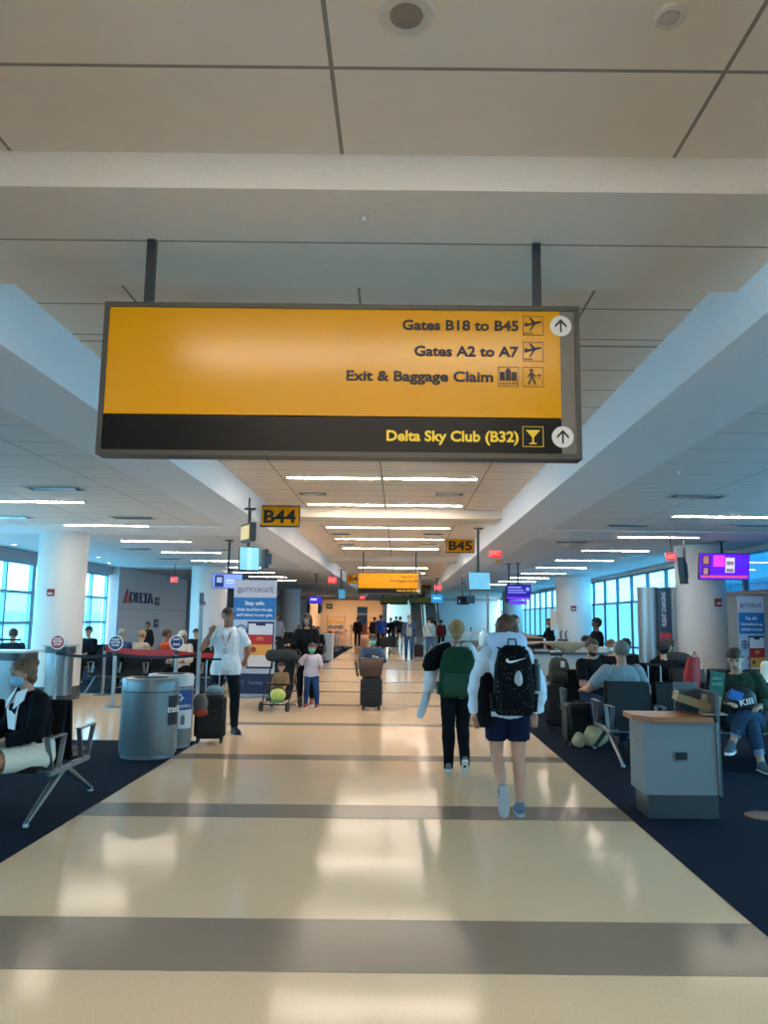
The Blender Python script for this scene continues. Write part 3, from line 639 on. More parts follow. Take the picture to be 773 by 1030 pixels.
    if 'bottom' in O:
        m, o_, ln = O['bottom'][:3]; nme = O['bottom'][3] if len(O['bottom']) > 3 else ('trousers' if ln > 1.3 else 'shorts')
        mk = L['pelvis'].copy()
        for q in ('ll', 'rl'):
            mk |= L['t'+q] & (tt < min(ln, 9)) if ln < 1 else L['t'+q]
            if ln > 1: mk |= L['s'+q] & (tt < ln-1)
            if ln >= 2: mk |= L['foot'+q] & (tt < .12)
        garment(nme, mk, m, o_)
    if 'top' in O:
        m, o_, sl = O['top'][:3]; nme = O['top'][3] if len(O['top']) > 3 else 'shirt'; hem = O['top'][4] if len(O['top']) > 4 else .1
        pr = (co-np.array(hc+off)) @ np.array(sd)
        mk = L['torso'] | ((L['pelvis'] | ((L['tll'] | L['trl']) if 'sit' not in P else L['pelvis'])) & (pr > (-.05+.15*hem)*s) & (np.abs(co[:, 0]) < .3*s))
        nb = np.array(ns+off); sdn = np.array(sd); mk &= ((co-nb) @ sdn) < O.get('collar', -.012)*s
        for q in ('la', 'ra'):
            mk |= L['u'+q] & (tt < min(sl, 1)*1.0+(1 if sl >= 1 else 0))
            if sl > 1: mk |= L['f'+q] & (tt < sl-1)
        garment(nme, mk, m, o_, O.get('fold', .01))
    # shoes
    if O.get('shoes') is not None:
        for k2 in ('ll', 'rl'):
            hh, kn, an, f = J[k2]; up = V((1, 0, 0)).cross(f).normalized()
            a0 = an+off-up*.072*s
            b = bmn(); cs2 = [a0+f*q*s+up*h_*s for q, h_ in ((-.062, .045), (-.045, .05), (0, .052), (.06, .042), (.12, .032), (.165, .028), (.185, .024))]
            loft(b, cs2, [a*s for a in (.02, .034, .037, .042, .045, .036, .018)], [a*s for a in (.035, .05, .058, .044, .03, .024, .014)], V((1, 0, 0)), up, 14, p=2.5)
            if O.get('shoe_high', 1): tcap(b, an+off-up*.02*s, an+off+up*.012*s, .047*s, .043*s)
            sh_ = obj('shoe', b, O['shoes'], t, 60)
            b = bmn(); cs2 = [a0+f*q*s-up*.001*s for q in (-.068, -.05, 0, .06, .12, .17, .19)]
            bmx = [.02, .036, .038, .044, .047, .038, .018]
            r0 = [c+V((1, 0, 0))*w9*s for c, w9 in zip(cs2, bmx)]+[c-V((1, 0, 0))*w9*s for c, w9 in reversed(list(zip(cs2, bmx)))]
            r0 = [c-up*.009*s for c in r0]; poly(b, r0, up*.027*s); obj('sole', b, O.get('sole', WHITE), sh_)
    # hair
    hs, hc_ = O.get('hair', ('short', '2a1f1a'))
    if hs != 'bald':
        hmt = M(hc_, .6, noise_amt=.3, nscale=60)
        b = bmn(); vs = ell(b, (0, -.012, .03), (.088, .107, .098), None, 24, 16)
        hairline = {'short': (.035, -.05), 'long': (.04, -.09), 'bun': (.04, -.06), 'curly': (.035, -.08), 'cap': (.03, -.02), 'buzz': (.05, -.03)}[hs]
        kill = [v for v in b.verts if (v.co.y > .02 and v.co.z < hairline[0]) or v.co.z < hairline[1] or (v.co.y > -.01 and v.co.z < -.005)]
        bmesh.ops.delete(b, geom=kill, context='VERTS')
        am = {'curly': .018, 'buzz': -.006, 'bun': .014, 'long': .012}.get(hs, .004)
        for v in b.verts:
            v.co += v.co.normalized()*(am*.6+noise.noise(v.co*30)*am)
        if hs == 'long':
            for q in (-.055, 0, .055): tcap(b, (q, -.07, .0), (q*1.2, -.075, -.13-P.get('hl', 0)), .05, .035)
            ell(b, (0, -.03, -.02), (.104, .1, .135), None, 20, 14)
        if hs == 'bun': ell(b, (0, -.105, .075), (.05, .045, .045)); ell(b, (0, -.05, -.04), (.07, .06, .07), None, 16, 12)
        if hs == 'curly':
            for i in range(14):
                a = i*2.4; ell(b, (.075*math.cos(a), -.03+.06*math.sin(a), .03+.075*((i % 5)/5)), (.038, .038, .038), None, 8, 6)
        if hs == 'cap': box(b, (0, .12, .05), (.13, .11, .012), bev=.005)
        b.transform(Matrix.Translation(hcn+off) @ hm.to_4x4() @ Matrix.Scale(s2, 4))
        obj('cap' if hs == 'cap' else 'hair', b, hmt, t, 60)
    if O.get('face', 1):
        b = bmn()
        for q in (-1, 1): ell(b, (q*.031, .083, .018), (.012, .008, .0075), None, 10, 8)
        b.transform(Matrix.Translation(hcn+off) @ hm.to_4x4() @ Matrix.Scale(s2, 4)); obj('eyes', b, M('20140f', .2), t, 60)
        b = bmn()
        for q in (-1, 1): tcap(b, (q*.018, .09, .036), (q*.046, .078, .038), .0045, .0035, 6)
        b.transform(Matrix.Translation(hcn+off) @ hm.to_4x4() @ Matrix.Scale(s2, 4)); obj('eyebrows', b, M(hc_, .7), t, 60)
        if not O.get('mask'):
            b = bmn(); ell(b, (0, .083, -.052), (.024, .008, .006), None, 10, 6)
            b.transform(Matrix.Translation(hcn+off) @ hm.to_4x4() @ Matrix.Scale(s2, 4)); obj('lips', b, M('9c5348', .5), t, 60)
    if O.get('beard'):
        b = bmn(); ell(b, (0, .026, -.066), (.06, .066, .058), None, 16, 10)
        bmesh.ops.delete(b, geom=[v for v in b.verts if v.co.z > -.038 or v.co.y < -.01], context='VERTS')
        b.transform(Matrix.Translation(hcn+off) @ hm.to_4x4() @ Matrix.Scale(s2, 4)); obj('beard', b, M(O['beard'], .8), t, 60)
    if O.get('mask'):
        b = bmn(); ell(b, (0, .03, -.038), (.066, .083, .062), None, 18, 12)
        bmesh.ops.delete(b, geom=[v for v in b.verts if v.co.z > .008 or v.co.y < .01], context='VERTS')
        b.transform(Matrix.Translation(hcn+off) @ hm.to_4x4() @ Matrix.Scale(s2, 4)); obj('face_mask', b, M(O['mask'], .7), t, 60)
    J['off'] = off; J['head'] = hcn+off; J['ns'] = ns+off; J['hc'] = hc+off; J['s'] = s; J['sd'] = sd; t_J[t.name] = J
    return t
t_J = {}
def wj(t, key, i=None):                 # a joint of a figure in the hall's coordinates
    J = t_J[t.name]; p = J[key] if i is None else J[key][i]+J['off']
    return Matrix.Translation(t.location) @ (Matrix.Rotation(t.rotation_euler[2], 4, 'Z') @ p)
# ================================================================== FURNITURE
SLING = M('131418', .5, spec=.2, name='black_sling', noise_amt=.1)
def bench(x, y, n, rz, label, sling=SLING, double=True, arms=True, group='airport tandem seats'):
    t = thing('airport_bench', label, 'seating', (x, y, 0), rz, group); p = .6
    b = bmn(); box(b, (n*p/2, 0, .33), (n*p-.1, .1, .06), bev=.01); obj('beam', b, ALU, t, 40)
    for r in ((-1, 1) if double else (-1,)):
        for i in range(n):
            xc = p*(i+.5); w = p-.07
            b = bmn(); prof = [(.1, .405), (.16, .385), (.3, .39), (.44, .415), (.53, .425), (.55, .4)]
            for q, (a, c) in enumerate(zip(prof, prof[1:])):
                ang = math.atan2(c[1]-a[1], c[0]-a[0]); box(b, (xc, r*(a[0]+c[0])/2, (a[1]+c[1])/2), (w, math.hypot(c[0]-a[0], c[1]-a[1])+.012, .03), Matrix.Rotation(r*ang, 3, 'X'), .006)
            obj('seat', b, sling, t, 50)
            b = bmn(); box(b, (xc, r*.085, .66), (w, .03, .5), Matrix.Rotation(r*R(7), 3, 'X'), .012)
            box(b, (xc, r*.13, .45), (w*.98, .026, .14), Matrix.Rotation(r*R(28), 3, 'X'), .01)
            obj('backrest', b, sling, t, 50)
        for i in range(n+1):
            if not arms and i not in (0, n): continue
            xa = p*i
            b = bmn(); pts = [(xa, r*.15, .645), (xa, r*.48, .65), (xa, r*.36, .37), (xa, r*.24, .37)]
            for a, c in zip(pts, pts[1:]+pts[:1]):
                a, c = Vector(a), Vector(c); d = c-a; ang = math.atan2(d.z, d.y); box(b, (a+c)/2, (.045, d.length+.014, .016), Matrix.Rotation(ang, 3, 'X'), .004)
            obj('armrest', b, ALU, t, 50)
            b = bmn(); box(b, (xa, r*.2, .36), (.04, .4, .05), bev=.008); obj('seat_bracket', b, ALU, t, 50)
    for xa in ((.05, n*p-.05) if n > 1 else (.3,)):
        for r in (-1, 1):
            b = bmn(); cyl(b, (xa, r*.04, .33), (xa, r*(.64 if double else .42), .03), .034, .02, 10); cyl(b, (xa, r*(.64 if double else .42), 0), (xa, r*(.64 if double else .42), .035), .028, .02, 12); obj('leg', b, ALU, t, 50)
    return t
# near left and right tandem seats
SL_D = M('1e2227', .4, name='dark_sling')
lb1 = bench(-2.86-5*.6, 6.95, 5, 0, 'nearest black tandem seats on the left, a woman in black jacket on them', SLING)
rb1 = bench(2.52, 9.72, 5, 0, 'nearest charcoal tandem seats on the right, behind the grey podium', M('22272c', .5, spec=.25, name='charcoal_sling'))
rb2 = bench(2.45, 12.0, 2, 0, 'short black tandem seats on the right where the bearded man sits', SLING)
rb3 = bench(4.3, 12.5, 5, 0, 'brown-black tandem seats in front of the nearest right column', M('2b2521', .5, name='brown_sling'))
# podium
pg = G(684, 817); t = thing('gate_podium', 'grey laminate podium with wooden top and steel plinth on the right carpet', 'podium', (pg.x+.0, 7.04, 0), R(0))
PG = M('777d80', .5, name='grey_laminate', noise_amt=.04)
def PX(u, Y=7.0): return (D(u, 770, Y).x-t.location.x)
xa, xb = PX(650, 6.72), PX(727, 6.72)
foot = [(xa-.06, .42), (xa-.02, -.22), (xa+.0, -.28), (xb, -.28), (xb, .42)]
fp = [(xa, .12), (xa, -.28), (xb, -.28), (xb, .12)]
b = bmn(); poly(b, [(a, c, .2) for a, c in fp], (0, 0, .6)); obj('cabinet', b, PG, t)
b = bmn(); poly(b, [(a+(.03 if a < 0 else -.02), c+(.015 if c < 0 else -.03), .0) for a, c in fp], (0, 0, .2)); obj('plinth', b, M('55585a', .38, .7, noise_amt=.12), t)
b = bmn(); poly(b, [(xa-.05, .14, .80), (xa-.06, -.16, .80), (xa+.06, -.335, .80), (xb-.06, -.335, .80), (xb-.05, .14, .80)], (0, 0, .045)); obj('wooden_top', b, M('a8693f', .35, noise_amt=.15, nscale=14, name='wood_edge'), t)
xo = (xa+xb)/2-.0
b = bmn(); box(b, (xo-.01, -.285, .52), (.125, .012, .085)); o_ = obj('outlet_frame', b, STEEL, t)
b = bmn(); box(b, (xo-.01, -.292, .52), (.1, .006, .062)); obj('outlet', b, M('060606', .5), o_)
b = bmn(); cyl(b, (xa, -.1, .62), (xa-.008, -.1, .62), .012, n=12); obj('lock', b, CHROME, t)
b = bmn(); box(b, (xb-.005, -.06, .62), (.03, .46, .86), bev=.004); obj('side_panel', b, M('5c6164', .4, .4), t)
b = bmn(); box(b, (xb-.02, -.292, .5), (.012, .012, .6)); obj('edge_trim', b, STEEL, t)
b = bmn(); box(b, (xb-.115, .14, .95), (.22, .03, .3)); obj('rear_screen', b, M('5a5f62', .45, .2), t)
# cardboard display and green leaflet sign on the podium
c0 = D(706, 702, 7.05); t = thing('cardboard_display', 'folded brown cardboard leaflet stand lying open on the podium top', 'cardboard', (c0.x, 6.93, .853), R(-8))
CB = M('9b7d55', .8, name='cardboard')
b = bmn(); box(b, (-.12, 0, .125), (.34, .13, .012), Matrix.Rotation(R(17), 3, 'Y')); box(b, (-.12, -.065, .10), (.34, .01, .07), Matrix.Rotation(R(17), 3, 'Y')); obj('sleeve', b, CB, t)
b = bmn(); box(b, (.03, 0, .08), (.17, .012, .16), Matrix.Rotation(R(8), 3, 'Y')); obj('back_flap', b, M('b39a7c', .8), t)
b = bmn(); box(b, (.03, -.08, .01), (.2, .16, .008)); obj('base_flap', b, M('b39a7c', .8), t)
b = bmn(); box(b, (-.27, -.03, .16), (.012, .14, .08), Matrix.Rotation(R(17), 3, 'Y')); obj('end_flap', b, M('c9ad80', .8), t)
c1 = D(719, 683, 7.2); t = thing('leaflet_sign', 'small green upright leaflet sign on the podium rear screen', 'sign', (c1.x, 7.15, .98), R(-6))
b = bmn(); box(b, (0, 0, .1), (.125, .006, .24), Matrix.Rotation(R(8), 3, 'Y')); obj('card', b, M('1f6b60', .5), t)
text_fit('CHECK', .035, .08, (.005, -.006, .15), M('7fb0a4', .5), t, 'CENTER', .02); text_fit('IN HERE', .035, .085, (.005, -.006, .1), M('7fb0a4', .5), t, 'CENTER', .02)
# floor outlet
p = G(766, 822); b = bmn(); lathe(b, [(.17, .006), (.17, .012), (.16, .016), (.01, .016)], (p.x+.04, p.y, 0), 28); tag(obj('floor_outlet', b, M('4c4c4a', .4, .6), None, 40), 'round metal floor outlet cover in the right carpet near the frame edge', 'floor outlet')
# ------------------------------------------------------------------ bins
def bin_(u0, u1, vt, vb, Y, label, kind):
    a = D(u0, vb, Y); c = D(u1, vb, Y); top = D((u0+u1)/2, vt, Y-.1).z; r = abs(c.x-a.x)/2
    t = thing('waste_bin', label, 'bin', ((a.x+c.x)/2, Y, 0)); sy = .78
    GM = M('7d868b', .33, .35, name='grey_powdercoat', noise_amt=.03)
    b = bmn(); lathe(b, [(r*.93, 0), (r*.93, .05), (r*.97, .055), (r, .09), (r*1.0, top-.16)], n=48, sy=sy); obj('body', b, GM, t, 30)
    b = bmn(); lathe(b, [(r*.985, top-.165), (r*.985, top-.15)], n=48, sy=sy); obj('seam', b, BLACK, t, 30)
    b = bmn(); lathe(b, [(r*1.0, top-.15), (r*1.0, top-.03), (r*.96, top-.005), (r*.9, top)], n=48, sy=sy); l = obj('lid', b, GM if kind == 'trash' else M('c4c7c9', .4), t, 30)
    b = bmn(); lathe(b, [(r*.62, top), (r*.62, top+.004)], n=36, sy=sy); obj('opening_shade', b, M('0c0d0f', .7), l, 30)  # black disc on the closed lid, the hole's darkness as colour
    def wrap(a0, a1, z0, z1, m, nme, par, e=.004):
        b = bmn(); N = 12; lo = []; 
        for i in range(N):
            q0 = a0+(a1-a0)*i/N; q1 = a0+(a1-a0)*(i+1)/N
            p_ = [((r+e)*math.sin(q), -(r+e)*sy*math.cos(q)) for q in (q0, q1)]
            poly(b, [(p_[0][0], p_[0][1], z0), (p_[1][0], p_[1][1], z0), (p_[1][0], p_[1][1], z1), (p_[0][0], p_[0][1], z1)], (0, .002, 0))
        return obj(nme, b, m, par)
    def onface(ang, z, fn):
        rt = Matrix.Rotation(ang, 4, 'Z'); return Matrix.Translation(((r+.008)*math.sin(ang), -(r+.008)*sy*math.cos(ang), z)) @ Matrix.Rotation(ang*.85, 4, 'Z') @ FRONT
    if kind == 'trash':
        w = wrap(R(52), R(88), top*.42, top-.2, M('0e0f11', .4), 'label_panel', t)
        text_fit('trash', .11, .17, (0, 0, 0), WHITE, w, 'CENTER', .02, onface(R(66), top*.58, None))
    else:
        w = wrap(R(5), R(80), top*.52, top*.79, M('1b3f86', .4), 'blue_label', t); w2 = wrap(R(5), R(80), top*.27, top*.52, M('cfd4da', .4), 'white_label', t)
        text_fit('mixed recycling', .06, .3, (0, 0, 0), WHITE, w, 'CENTER', .02, onface(R(34), top*.56, None))
        b = bmn()
        for q in range(3):
            a_ = q*2*PI/3+PI/2
            P_ = lambda rr, an: (rr*math.cos(an), rr*math.sin(an), 0)
            poly(b, [P_(.055, a_-.75), P_(.055, a_+.35), P_(.028, a_+.35), P_(.028, a_-.75)], (0, 0, .002)); poly(b, [P_(.07, a_+.3), P_(.012, a_+.3), P_(.044, a_+.95)], (0, 0, .002))
        b.transform(onface(R(34), top*.69, None)); obj('recycling_symbol', b, WHITE, w)
        for q, a_ in enumerate((R(14), R(28), R(46))):
            b = bmn(); poly(b, [(-.025, -.06, 0), (.025, -.06, 0), (.025, .03, 0), (.012, .06, 0), (-.012, .06, 0), (-.025, .03, 0)], (0, 0, .002)); b.transform(onface(a_, top*.39, None)); obj('bottle_mark', b, M('5d6570', .4), w2)
    return t
bin_(119.5, 176.5, 682, 762, 9.42, 'large grey oval trash bin on the left carpet edge, nearest of two', 'trash')
bin_(146, 192, 678, 750, 10.15, 'grey recycling bin with blue and white label behind the trash bin', 'recycle')
# ------------------------------------------------------------------ stanchions
def stanchion(u, vb, label, sign=None, H=1.0, r=.03, msg=(), base=True):
    g = G(u, vb); t = thing('stanchion', label, 'stanchion', (g.x, g.y, 0), 0)
    b = bmn(); cyl(b, (0, 0, .02), (0, 0, H-.06), r, n=20); obj('post', b, STEEL, t, 40)
    if base: b = bmn(); lathe(b, [(.18, 0), (.18, .012), (.1, .03), (.035, .045)], n=32); obj('base', b, STEEL, t, 40)
    b = bmn(); cyl(b, (0, 0, H-.08), (0, 0, H), r*1.25, n=20); obj('belt_head', b, M('24272b', .4), t, 40)
    if sign:
        sc = .135; zc = H+.02+sc
        b = bmn(); disc(b, 0, zc, sc, -.01, .015, 40); obj('sign_rim', b, WHITE, t)
        b = bmn(); disc(b, 0, zc, sc*.88, -.026, .003, 40); s_ = obj('sign_plate', b, M(sign, .4), t)
        for i, m_ in enumerate(msg): m_ and text_fit(m_, .05, sc*(1.0 if i % 2 == 0 else 1.3), (0, -.031, zc+.045-.05*i), WHITE, s_, 'CENTER', .02)
    return t
s1 = stanchion(54, 710, 'steel stanchion topped by a round red sign, on the left', 'b02a2c', 1.0, .03, ('PLEASE', 'WAIT HERE', 'STOP'))
s2 = stanchion(113, 711.5, 'steel stanchion with a round navy sign beside the trash bin', '1c2f66', 1.0, .036, ('PLEASE', 'KEEP YOUR', 'DISTANCE'))
s3 = stanchion(103, 699, 'plain steel stanchion left of and behind the navy-sign one', None, 1.0, .036)
s4 = stanchion(175, 708, 'steel stanchion with navy sign behind the recycling bin', '1c2f66', 1.0, .036, ('SAFE', '', 'SPACE'))
g = G(198, 712); t = thing('tall_post', 'tall square grey metal post left of the man in white shirt', 'post', (g.x, g.y, 0))
b = bmn(); box(b, (0, 0, 1.0), (.065, .05, 1.98), bev=.006); obj('post', b, M('8f979c', .35, .7), t)
b = bmn(); box(b, (0, -.004, 1.98), (.075, .06, .22), bev=.008); obj('head', b, M('5b6064', .4, .5), t)
b = bmn(); box(b, (0, 0, .01), (.25, .25, .02), bev=.004); obj('base', b, STEEL, t)
def belt(a, c, z0, z1, col, name, label):
    a = Vector(a); c = Vector(c); d = (c-a); nn = Vector((-d.y, d.x, 0)).normalized()*.003
    b = bmn(); pts = [a+d*i/12+Vector((0, 0, -.05*math.sin(PI*i/12))) for i in range(13)]
    for p_, q_ in zip(pts, pts[1:]):
        poly(b, [p_+Vector((0, 0, z0)), q_+Vector((0, 0, z0)), q_+Vector((0, 0, z1)), p_+Vector((0, 0, z1))], nn)
    bmesh.ops.remove_doubles(b, verts=b.verts, dist=.0005)
    tag(obj(name, b, M(col, .7)), label, 'belt')
belt(s1.location, s2.location, .92, .975, '10182c', 'queue_belt', 'navy belt strung from the red-sign stanchion to the navy-sign one')
belt(s2.location, g.to_3d(), .92, .975, '10182c', 'queue_belt', 'navy belt strung from the navy-sign stanchion to the tall post')
belt(s3.location, s4.location, .9, 1.03, 'a01c20', 'queue_belt', 'red belt strung from the plain stanchion behind the two signs')
p5 = D(238, 651, 15.5); belt(s4.location, (p5.x, p5.y, 0), .9, 1.0, 'a01c20', 'queue_belt', 'red belt running on right behind the man in white shirt')
# ------------------------------------------------------------------ steel gate desks on the left
BR = M('8e979c', .3, .85, name='brushed_steel_cladding', noise_amt=.15, nscale=3)
def desk(u0, u1, Y, top, label, overhang=.05, depth=.6):
    a = D(u0, 680, Y-depth/2); c = D(u1, 680, Y-depth/2); w = c.x-a.x
    t = thing('gate_desk', label, 'desk', ((a.x+c.x)/2, Y, 0))
    b = bmn(); box(b, (0, 0, .08), (w-.06, depth-.06, .16)); obj('plinth', b, M('3a3d40', .4, .4), t)
    b = bmn(); loft(b, [(0, 0, .16), (0, 0, top-.16)], [w/2, w/2], [depth/2]*2, n=40, p=4); obj('body', b, BR, t, 40)
    b = bmn(); loft(b, [(0, 0, top-.16), (0, 0, top-.04)], [w/2+.03]*2, [depth/2+.03]*2, n=40, p=4); obj('collar', b, M('4a4e52', .35, .6), t, 40)
    b = bmn(); box(b, (0, 0, top-.02), (w+overhang*2, depth+overhang*2, .035), bev=.008); obj('top', b, M('a9b6bb', .3), t, 40)
    return t
desk(-30, 22, 13.2, 1.06, 'wide brushed steel desk at the left frame edge')
desk(43, 67, 14.9, 1.1, 'narrow brushed steel podium in front of the nearest left column', .05, .36)
# ------------------------------------------------------------------ banners
def banner(cx, cy, w, h, rz, label):
    t = thing('banner_stand', label, 'banner', (cx, cy, 0), rz)
    b = bmn(); box(b, (0, 0, .03), (w+.04, .22, .06), bev=.01); obj('base', b, M('9aa0a4', .4, .6), t)
    b = bmn(); box(b, (0, 0, .06+h/2), (w, .012, h)); s = obj('graphic_panel', b, M('a9bfd6', .5), t)
    b = bmn(); box(b, (0, .01, .06+h), (w+.02, .03, .025)); obj('top_rail', b, STEEL, t)
    u = w/.9; v = h/2.3
    def rect(x0, z0, x1, z1, m, nme='print', y=-.008): b = bmn(); b2(b, (x0*u, y-.003, .06+z0*v), (x1*u, y, .06+z1*v)); return obj(nme, b, m, s)
    rect(-.45, 1.95, .45, 2.28, M('c3c2cf', .5), 'title_band'); rect(-.45, 1.5, .45, 1.95, M('1f6fb2', .5), 'blue_band'); rect(-.45, .02, .45, .42, M('12294f', .5), 'footer_band')
    T = lambda s_, wd, x, z, m, sz=.1, al='CENTER': text_fit(s_, sz*v, wd*u, (x*u, -.013, .06+z*v), m, s, al, .015)
    T('@ATYOURGATE', .76, .0, 2.06, M('5b5f7a', .5), .13)
    T('Stay safe.', .42, 0, 1.8, WHITE, .11); T('Order food from the app,', .76, 0, 1.68, WHITE, .08); T("we'll deliver to your gate.", .76, 0, 1.57, WHITE, .08)
    b = bmn(); disc(b, -.27*u, .06+1.27*v, .13*u, -.008); d = obj('round_stamp', b, M('1a2f5e', .5), s)
    b = bmn(); disc(b, -.27*u, .06+1.27*v, .105*u, -.0105); d2 = obj('stamp_ring', b, M('a9bfd6', .5), d)
    for q, ww in ((.05, .09), (0, .17), (-.05, .09)): b = bmn(); b2(b, ((-.27-ww/2)*u, -.0155, .06+(1.255+q)*v), ((-.27+ww/2)*u, -.013, .06+(1.29+q)*v)); obj('stamp_bar', b, M('1a2f5e', .5), d)
    rect(-.14, .52, .42, 1.46, M('14244a', .4), 'phone_case'); rect(-.115, .56, .395, 1.42, M('d8d9e2', .4), 'phone_screen', -.012)
    rect(-.115, 1.0, .395, 1.2, M('b3232e', .5), 'red_tile', -.016); rect(-.115, .79, .395, 1.0, M('d9a24c', .5), 'orange_tile', -.016)
    rect(.04, 1.38, .24, 1.43, M('14244a', .4), 'phone_notch', -.016)
    b = bmn()
    for q in (-1, 1):
        pts = [(q*.0+q*.035+.035*math.cos(a_), .035*1.9*max(0, math.sin(a_))) for a_ in [PI*i/10 for i in range(11)]]
        tube(b, [((.13+x_)*u, -.021, .06+(1.08+z_)*v) for x_, z_ in pts], .007, 6)
    obj('arches_logo', b, M('e8b070', .5), s)
    T('BURGER', .14, .26, .915, M('5b2c1c', .5), .05); T('KITCHEN', .14, .26, .84, M('5b2c1c', .5), .05)
    b = bmn(); disc(b, .0, .06+.9*v, .06*u, -.019); obj('burger_badge', b, M('8e2b22', .5), s)
    T('POPEYES', .3, .14, .64, M('d6452f', .5), .08)
    rect(-.2, .62, -.14, .72, M('a8788a', .5), 'finger', -.008); rect(-.21, .78, -.14, .88, M('a8788a', .5), 'finger', -.008); rect(-.21, .94, -.14, 1.04, M('a8788a', .5), 'finger', -.008)
    T('T4 |', .16, -.27, .2, M('5f80ae', .5), .14); T('Terminal', .3, .06, .21, M('5f80ae', .5), .09)
a = D(232, 690, 16.3); c = D(275.5, 690, 16.3)
banner((a.x+c.x)/2, 16.3, c.x-a.x, 2.36, 0, 'large blue and white welcome banner behind the stroller, left of the walkway')
a = D(744, 640, 15.2); banner(a.x+.25, 15.2, .62, 2.1, R(18), 'narrow blue and white banner right of the right column')
# DELTA lettering on the left wall
RTX = Matrix.Rotation(R(90), 4, 'Z') @ FRONT
t = thing('wall_lettering', 'navy airline lettering with red triangle emblem on the left wall', 'wall sign', (WL+.27, 0, 0)); 
yA = (WL+.27)/((127-CX)/F); yB = (WL+.27)/((157-CX)/F); zt_ = D(127, 593.5, yA).z; zb_ = D(127, 606.5, yA).z; hh = zt_-zb_
yt = yA+(yB-yA)*.2
o = text_fit('DELTA', hh/.73*.85, (yB-yt)*.98, (0, yt, zb_+hh*.1), M('1b2a55', .4), t, 'LEFT', .03, RTX, depth=.03)
b = bmn(); h2 = hh*1.1; poly(b, [(0, yA, zb_), (0, yt-.1, zb_), (0, (yA+yt)/2, zb_+h2)], (.04, 0, 0)); obj('triangle_emblem', b, M('a3202c', .4), t)
for v_, lb in ((605, 'upper small dark wall notice on the panelled left wall'), (627, 'lower small dark wall notice on the panelled left wall')):
    y_ = (WL+.27)/((161-CX)/F); p = D(161, v_, y_); t = thing('wall_notice', lb, 'notice', (WL+.27, y_, p.z)); b = bmn(); box(b, (0, 0, 0), (.03, .5, .32), bev=.004); obj('plate', b, M('3c3f44', .5), t)
    b = bmn(); box(b, (.017, 0, .02), (.006, .4, .1)); obj('print', b, M('888c90', .5), t)
# ------------------------------------------------------------------ steel-wrapped kiosk on the right
p = D(664, 620, 17.6); t = thing('steel_kiosk', 'tall curved brushed-steel advertising kiosk with navy centre panel, left of the right column', 'kiosk', (p.x, 17.6, 0)); kh = 2.42
for s in (-1, 1):
    b = bmn(); loft(b, [(s*.27, 0, .0), (s*.27, 0, kh)], [.2, .2], [.3, .3], n=36, p=2.6); obj('steel_side', b, M('a4b0b6', .38, .7, name='polished_steel'), t, 40)
b = bmn(); box(b, (0, -.05, kh/2), (.3, .56, kh-.04)); c_ = obj('centre_panel', b, M('1a2b47', .3), t)
b = bmn(); flat(b, [(-.13, 1.25), (.13, 1.25), (0, .85)], -.332); flat(b, [(-.13, 1.28), (.13, 1.28), (.13, 1.4), (-.13, 1.4)], -.332); obj('red_emblem', b, M('b3242c', .4), c_)
text_fit('FLIGHT CHARGING', .13, .75, (.03, -.335, 1.55), M('cfd6e0', .5), c_, 'LEFT', .02, Matrix.Rotation(R(-90), 4, 'Y') @ FRONT)
# ------------------------------------------------------------------ gate counter on the right
CW = M('c4c9cb', .4, name='white_counter')
p = D(540, 680, 15.4); q = D(607, 680, 15.4)
t = thing('gate_counter', 'long pale grey gate counter behind the seating on the right', 'counter', ((p.x+q.x)/2, 15.6, 0)); W = q.x-p.x+.5
b = bmn(); loft(b, [(-.1, 0, .1), (-.1, 0, 1.0)], [W/2, W/2], [.42, .42], n=44, p=5); obj('front_panel', b, CW, t, 40)
b = bmn(); loft(b, [(-.1, 0, 0), (-.1, 0, .1)], [W/2-.04]*2, [.38, .38], n=44, p=5); obj('kick_plate', b, M('3a3d40', .4, .4), t, 40)
b = bmn(); loft(b, [(-.1, 0, 1.0), (-.1, 0, 1.04)], [W/2+.04]*2, [.48, .48], n=44, p=5); obj('worktop', b, M('4a4c4e', .3), t, 40)
b = bmn(); b2(b, (W/2-.55, -.3, 1.04), (W/2-.05, .3, 1.13)); obj('raised_shelf', b, M('d9d6cf', .4), t)
cx0, cy0 = t.location.x, t.location.y
p = D(572, 645, 15.3); t = thing('boat_shaped_tray', 'long beige boat-shaped transaction shelf on the gate counter', 'tray', (p.x, 15.3, 1.04))
b = bmn(); loft(b, [(0, 0, 0), (0, 0, .06), (0, 0, .16), (0, 0, .2)], [.12, .2, .5, .52], [.08, .1, .2, .2], n=32); obj('shelf', b, M('b9a78d', .5), t, 50)
b = bmn(); lathe(b, [(.06, 0), (.03, .02), (.03, .05)], n=16); obj('stem', b, STEEL, t, 50)
p = D(560, 628, 15.9); t = thing('boarding_display', 'tall pale display stand on the gate counter beside the staff', 'display', (p.x, 15.9, 1.04))
b = bmn(); cyl(b, (0, 0, 0), (0, 0, .55), .025, n=12); obj('stem', b, STEEL, t); b = bmn(); box(b, (-.06, 0, .62), (.12, .05, .42), bev=.01); box(b, (.08, .02, .62), (.12, .05, .38), bev=.01); obj('panel', b, M('cdbfae', .5), t)
for u, lb in ((563, 'left'), (568, 'right')):
    p = D(u, 637, 15.5); t = thing('desk_telephone', 'small grey handset on the gate counter shelf, %s one' % lb, 'phone', (p.x, 15.4, 1.245), R(20)); b = bmn(); box(b, (0, 0, .02), (.07, .12, .04), bev=.008); obj('cradle', b, M('3f4348', .5), t)
    b = bmn(); tube(b, [(-.0, -.03, .04), (0, -.01, .16), (.03, 0, .2)], .018); obj('handset', b, M('4a4e55', .5), t, 50)
